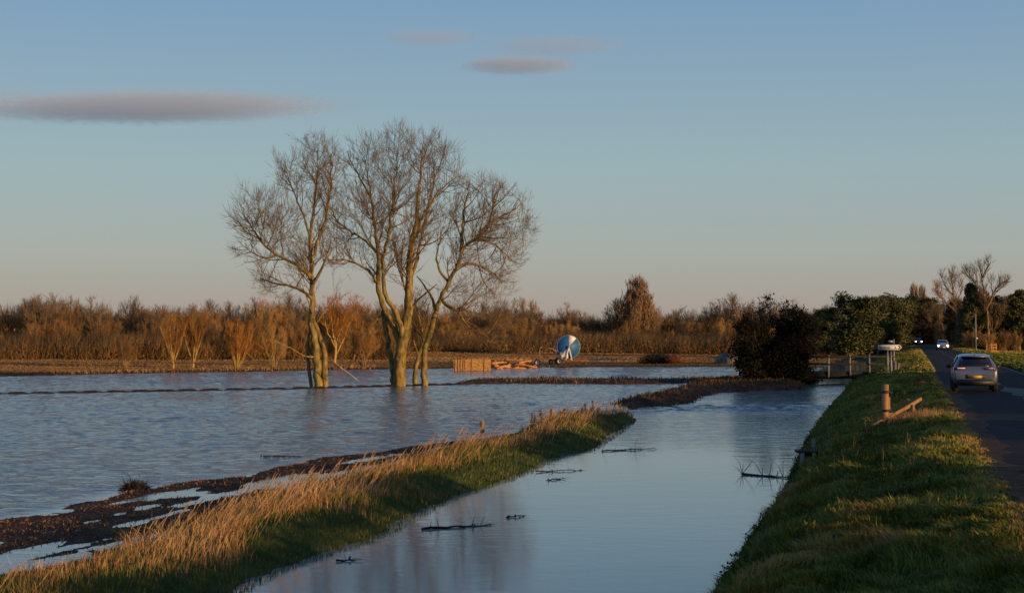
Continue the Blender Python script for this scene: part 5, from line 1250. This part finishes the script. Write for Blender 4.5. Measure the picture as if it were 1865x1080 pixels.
c = P(246, 893); brush('debris_clump', 'dark round clump of flood debris on the muddy shore at the left', 'flood debris', (c[0], c[1], WZ), .36, .3, .20, 500, 'dark_wood', 6, .008, .28)

# ---------------------------------------------------------------- cars
M['glass'] = plain('car_glass', (.010, .012, .015), .08)
M['plate_yellow'] = plain('plate_yellow', (.48, .30, .04), .5); M['plate_white'] = plain('plate_white', (.6, .58, .5), .5)
M['tail_red'] = plain('tail_red', (.12, .01, .012), .25)
M['tail_lit'] = plain('tail_lit', (.6, .3, .3), .3, emit=(1, .45, .4), es=1.3); M['head_lit'] = plain('head_lit', (.9, .9, .9), .3, emit=(1, .97, .92), es=14)
M['black_trim'] = plain('black_trim', (.012, .012, .013), .55)
def car(label, loc, rz, col, lit, front):
    body = bpy.data.materials.new('car_paint'); body.use_nodes = True; b = body.node_tree.nodes['Principled BSDF']; b.inputs['Base Color'].default_value = (*col, 1)
    b.inputs['Metallic'].default_value = .5; b.inputs['Roughness'].default_value = .38; b.inputs['Coat Weight'].default_value = .5
    root = empty('car', loc, rz); tag(root, label, 'car', 'cars on the road')
    ST = [(-2.13, .52, .74, .76, .66, .72, .64), (-2.08, .34, .90, .93, .78, .86, .74), (-1.97, .27, 1.0, 1.04, .84, .895, .74), (-1.55, .24, 1.0, 1.36, .87, .91, .63), (-1.35, .22, .98, 1.46, .87, .91, .61), (-.8, .2, .97, 1.53, .87, .91, .62), (0, .2, .95, 1.55, .87, .91, .63),
          (.5, .2, .94, 1.48, .87, .91, .61), (.75, .2, .93, 1.36, .87, .91, .62), (1.2, .2, .93, 1.0, .87, .90, .72), (1.75, .22, .88, .92, .86, .88, .70), (2.03, .28, .76, .80, .80, .82, .66), (2.12, .40, .62, .64, .70, .72, .58)]
    bm = bmesh.new(); rows = []
    for y_, zb, ze, zt, wb_, we, wt in ST:
        half = [(0, zb), (wb_ * .85, zb), (wb_, zb + .10), (we * 1.0, (zb + ze) / 2), (we * .985, ze), (wt + .05, zt - .06), (wt * .82, zt), (0, zt + .012)]
        rows.append([bm.verts.new((x_, y_, z_)) for x_, z_ in half] + [bm.verts.new((-x_, y_, z_)) for x_, z_ in half[-2:0:-1]])
    m = len(rows[0])
    for a, b_ in zip(rows[:-1], rows[1:]):
        for k in range(m): bm.faces.new((a[k], a[(k + 1) % m], b_[(k + 1) % m], b_[k]))
    bm.faces.new(rows[0]); bm.faces.new(rows[-1][::-1]); bmesh.ops.recalc_face_normals(bm, faces=bm.faces)
    for f in bm.faces: f.smooth = True
    me = bpy.data.meshes.new('body'); bm.to_mesh(me); bm.free(); me.materials.append(body); bo = link('body', me, root)
    sb = bo.modifiers.new('Subdivision', 'SUBSURF'); sb.levels = 2; sb.render_levels = 2
    def panel(name, pts, mat, th=.012, parent=root):
        p = np.array(pts, float); n = np.cross(p[1] - p[0], p[2] - p[0]); n /= np.linalg.norm(n); V = np.concatenate([p, p + n * th]); k = len(p); bf = Buf()
        V = np.concatenate([V, p.mean(0)[None], (p + n * th).mean(0)[None]])
        bf.add(V, [(2 * k, (i + 1) % k, i) for i in range(k)] + [(2 * k + 1, k + i, k + (i + 1) % k) for i in range(k)], [(i, (i + 1) % k, k + (i + 1) % k, k + i) for i in range(k)]); return bf.build(name, M[mat], parent)
    panel('rear_window', [(-.68, -1.965, 1.04), (.68, -1.965, 1.04), (.60, -1.66, 1.31), (.53, -1.50, 1.425), (-.53, -1.50, 1.425), (-.60, -1.66, 1.31)], 'glass', .02)
    panel('windscreen', [(.68, 1.20, .985), (-.68, 1.20, .985), (-.53, .62, 1.455), (.53, .62, 1.455)], 'glass', .03)
    for s_ in (1, -1):
        pts = [(s_ * .895, -1.45, 1.0), (s_ * .895, 1.0, .985), (s_ * .665, .45, 1.43), (s_ * .665, -.2, 1.48), (s_ * .665, -1.2, 1.42)]
        panel('side_window', pts if s_ > 0 else pts[::-1], 'glass', .015)
        bf = Buf(); box(bf, (s_ * 1.0, .72, 1.0), (.20, .12, .14), 0, 0, 0, .8); bf.build('mirror', body if False else M['black_trim'], root)
        for y_ in (-1.28, 1.32):
            wheel(root, (s_ * .80, y_, .33), .335, .22, 'x')
        # lamps
        bf = Buf(); box(bf, (s_ * .60, -2.045, .955), (.50, .10, .085), 0, 0, 0, .95); tl = bf.build('tail_light', M['tail_red'], root)
        bf = Buf(); box(bf, (s_ * .55, -2.105, .965), (.30, .02, .022)); bf.build('light_bar', M['tail_lit' if s_ < 0 or lit else 'white_paint'], tl)
        bf = Buf(); V = []; c_ = (s_ * .66, 2.02, .68)
        n = 14; V = [(c_[0], c_[1] + .13, c_[2])] + [(c_[0] + .11 * math.cos(2 * math.pi * i / n) * (1.25 if front else 1.3), c_[1] + .09, c_[2] + .095 * math.sin(2 * math.pi * i / n)) for i in range(n)] + [(c_[0] + .13 * math.cos(2 * math.pi * i / n), c_[1] - .1, c_[2] + .11 * math.sin(2 * math.pi * i / n)) for i in range(n)]
        bf.add(V, [(0, 1 + i, 1 + (i + 1) % n) for i in range(n)], [(1 + i, 1 + n + i, 1 + n + (i + 1) % n, 1 + (i + 1) % n) for i in range(n)]); bf.build('headlight', M['head_lit' if front else 'white_paint'], root)
        bf = Buf(); box(bf, (s_ * .60, 2.09, .40), (.20, .06, .12), 0, 0, 0, .9); bf.build('fog_lamp', M['black_trim'], root)
    bf = Buf(); box(bf, (0, -2.08, .40), (1.46, .12, .22), 0, 0, 0, .94); box(bf, (0, -2.10, .63), (.78, .05, .17)); bf.build('rear_bumper', M['black_trim'], root)
    bf = Buf(); box(bf, (0, -2.145, .62), (.52, .02, .11)); np_ = bf.build('number_plate', M['plate_yellow'], root); np_['label'] = 'yellow rear number plate'
    bf = Buf(); box(bf, (0, 2.10, .60), (.82, .06, .18), 0, 0, 0, .9); box(bf, (0, 2.115, .40), (.7, .05, .12)); bf.build('grille', M['black_trim'], root)
    bf = Buf(); box(bf, (0, 2.145, .47), (.52, .02, .11)); bf.build('number_plate', M['plate_white'], root)
    bf = Buf(); box(bf, (0, -1.15, 1.53), (.04, .16, .09), 0, 0, 0, .3); bf.build('roof_aerial', M['black_trim'], root)
    bf = Buf(); box(bf, (0, -1.52, 1.445), (1.06, .18, .035), 0, .12); bf.build('spoiler', M['black_trim'] if False else body, root)
    return root
hd = math.atan(.245)
def on_road(px, py):
    x, y, z = P(px, py, .04); return (x, y, .05)
car('silver blue hatchback driving away, seen from behind with dark rear window', on_road(1773, 711), -hd, (.15, .17, .21), False, False)
lc = P(1717, 638, .04); car('silver car coming towards the camera with bright headlights', (lc[0], lc[1], .05), math.pi - hd, (.42, .41, .42), False, True)
yc = 385; xc_ = PY(1668, 0, yc)[0]; car('distant dark car with headlights on where the road enters the wood', (xc_, yc, .04), math.pi - hd * .6, (.03, .03, .035), False, True)

# gull
xb2 = PY(1310, 547, 170); gl = Buf()
V = [(0, 0, 0), (-.22, .03, .16), (-.62, .10, .04), (-.24, .16, .15), (0, .2, .0), (.22, .03, .16), (.62, .10, .04), (.24, .16, .15), (0, .1, -.07), (0, -.22, -.01), (0, .42, .0), (.05, .1, -.02), (-.05, .1, -.02)]
gl.add(V, [(1, 2, 3), (5, 7, 6), (9, 11, 12), (10, 12, 11), (9, 12, 8), (9, 8, 11), (10, 8, 12), (10, 11, 8), (9, 11, 0), (9, 0, 12)], [(0, 1, 3, 4), (0, 4, 7, 5)])
o = gl.build('gull', M['pale_wood']); o.location = xb2; o.rotation_euler = (0, 0, R(25)); tag(o, 'small gull gliding low above the middle of the treeline', 'bird')

# ---------------------------------------------------------------- clouds
def cloud(label, px0, px1, py0, py1, D, dens, seed, skew=0):
    a, b_ = PY(px0, py1, D), PY(px1, py0, D); w = (b_[0] - a[0]) / 2; h = (b_[2] - a[2]) / 2; c = ((a[0] + b_[0]) / 2, D, (a[2] + b_[2]) / 2)
    bm = bmesh.new(); bmesh.ops.create_uvsphere(bm, u_segments=40, v_segments=20, radius=1); me = bpy.data.meshes.new('cloud'); bm.to_mesh(me); bm.free()
    m = bpy.data.materials.new('cloud_vapour'); m.use_nodes = True; ns = m.node_tree.nodes; ls = m.node_tree.links; ns.clear()
    out = ns.new('ShaderNodeOutputMaterial'); pv = ns.new('ShaderNodeVolumePrincipled'); ls.new(pv.outputs[0], out.inputs['Volume'])
    tc = ns.new('ShaderNodeTexCoord'); ln = ns.new('ShaderNodeVectorMath'); ln.operation = 'LENGTH'; ls.new(tc.outputs['Object'], ln.inputs[0])
    nz = ns.new('ShaderNodeTexNoise'); mp = ns.new('ShaderNodeMapping'); mp.inputs['Scale'].default_value = (4.5, 2.0, 1.6); mp.inputs['Location'].default_value = (seed, 0, 0)
    ls.new(tc.outputs['Object'], mp.inputs[0]); ls.new(mp.outputs[0], nz.inputs['Vector']); nz.inputs['Detail'].default_value = 7
    ad = ns.new('ShaderNodeMath'); ad.operation = 'MULTIPLY_ADD'; ad.inputs[1].default_value = 1.05; ls.new(nz.outputs['Fac'], ad.inputs[0]); ls.new(ln.outputs['Value'], ad.inputs[2])
    mr = ns.new('ShaderNodeMapRange'); mr.interpolation_type = 'SMOOTHSTEP'; mr.inputs['From Min'].default_value = 1.40; mr.inputs['From Max'].default_value = 1.02; mr.inputs['To Min'].default_value = 0; mr.inputs['To Max'].default_value = dens
    ls.new(ad.outputs[0], mr.inputs['Value']); ls.new(mr.outputs[0], pv.inputs['Density']); pv.inputs['Color'].default_value = (.74, .78, .84, 1)
    me.materials.append(m); o = link('cloud', me); o.location = c; o.scale = (w, w * .45, h); o.rotation_euler = (0, R(skew), 0); tag(o, label, 'cloud'); return o
cloud('long grey mauve lens cloud low on the left of the sky', -190, 720, 168, 224, 6000, .0034, 1.3, -.6)
cloud('small lens cloud alone in the upper middle of the sky', 800, 1090, 98, 140, 7000, .0055, 4.1)
cloud('faint thin streak of cloud, higher left of the upper two', 660, 910, 50, 88, 7500, .0022, 7.7)
cloud('faint wispy cloud just above the small lens cloud, reaching right', 850, 1180, 62, 104, 7800, .0019, 9.2)
cloud('tiny faint cloud touching the left edge of the sky', -60, 90, 157, 178, 8000, .0016, 2.2)
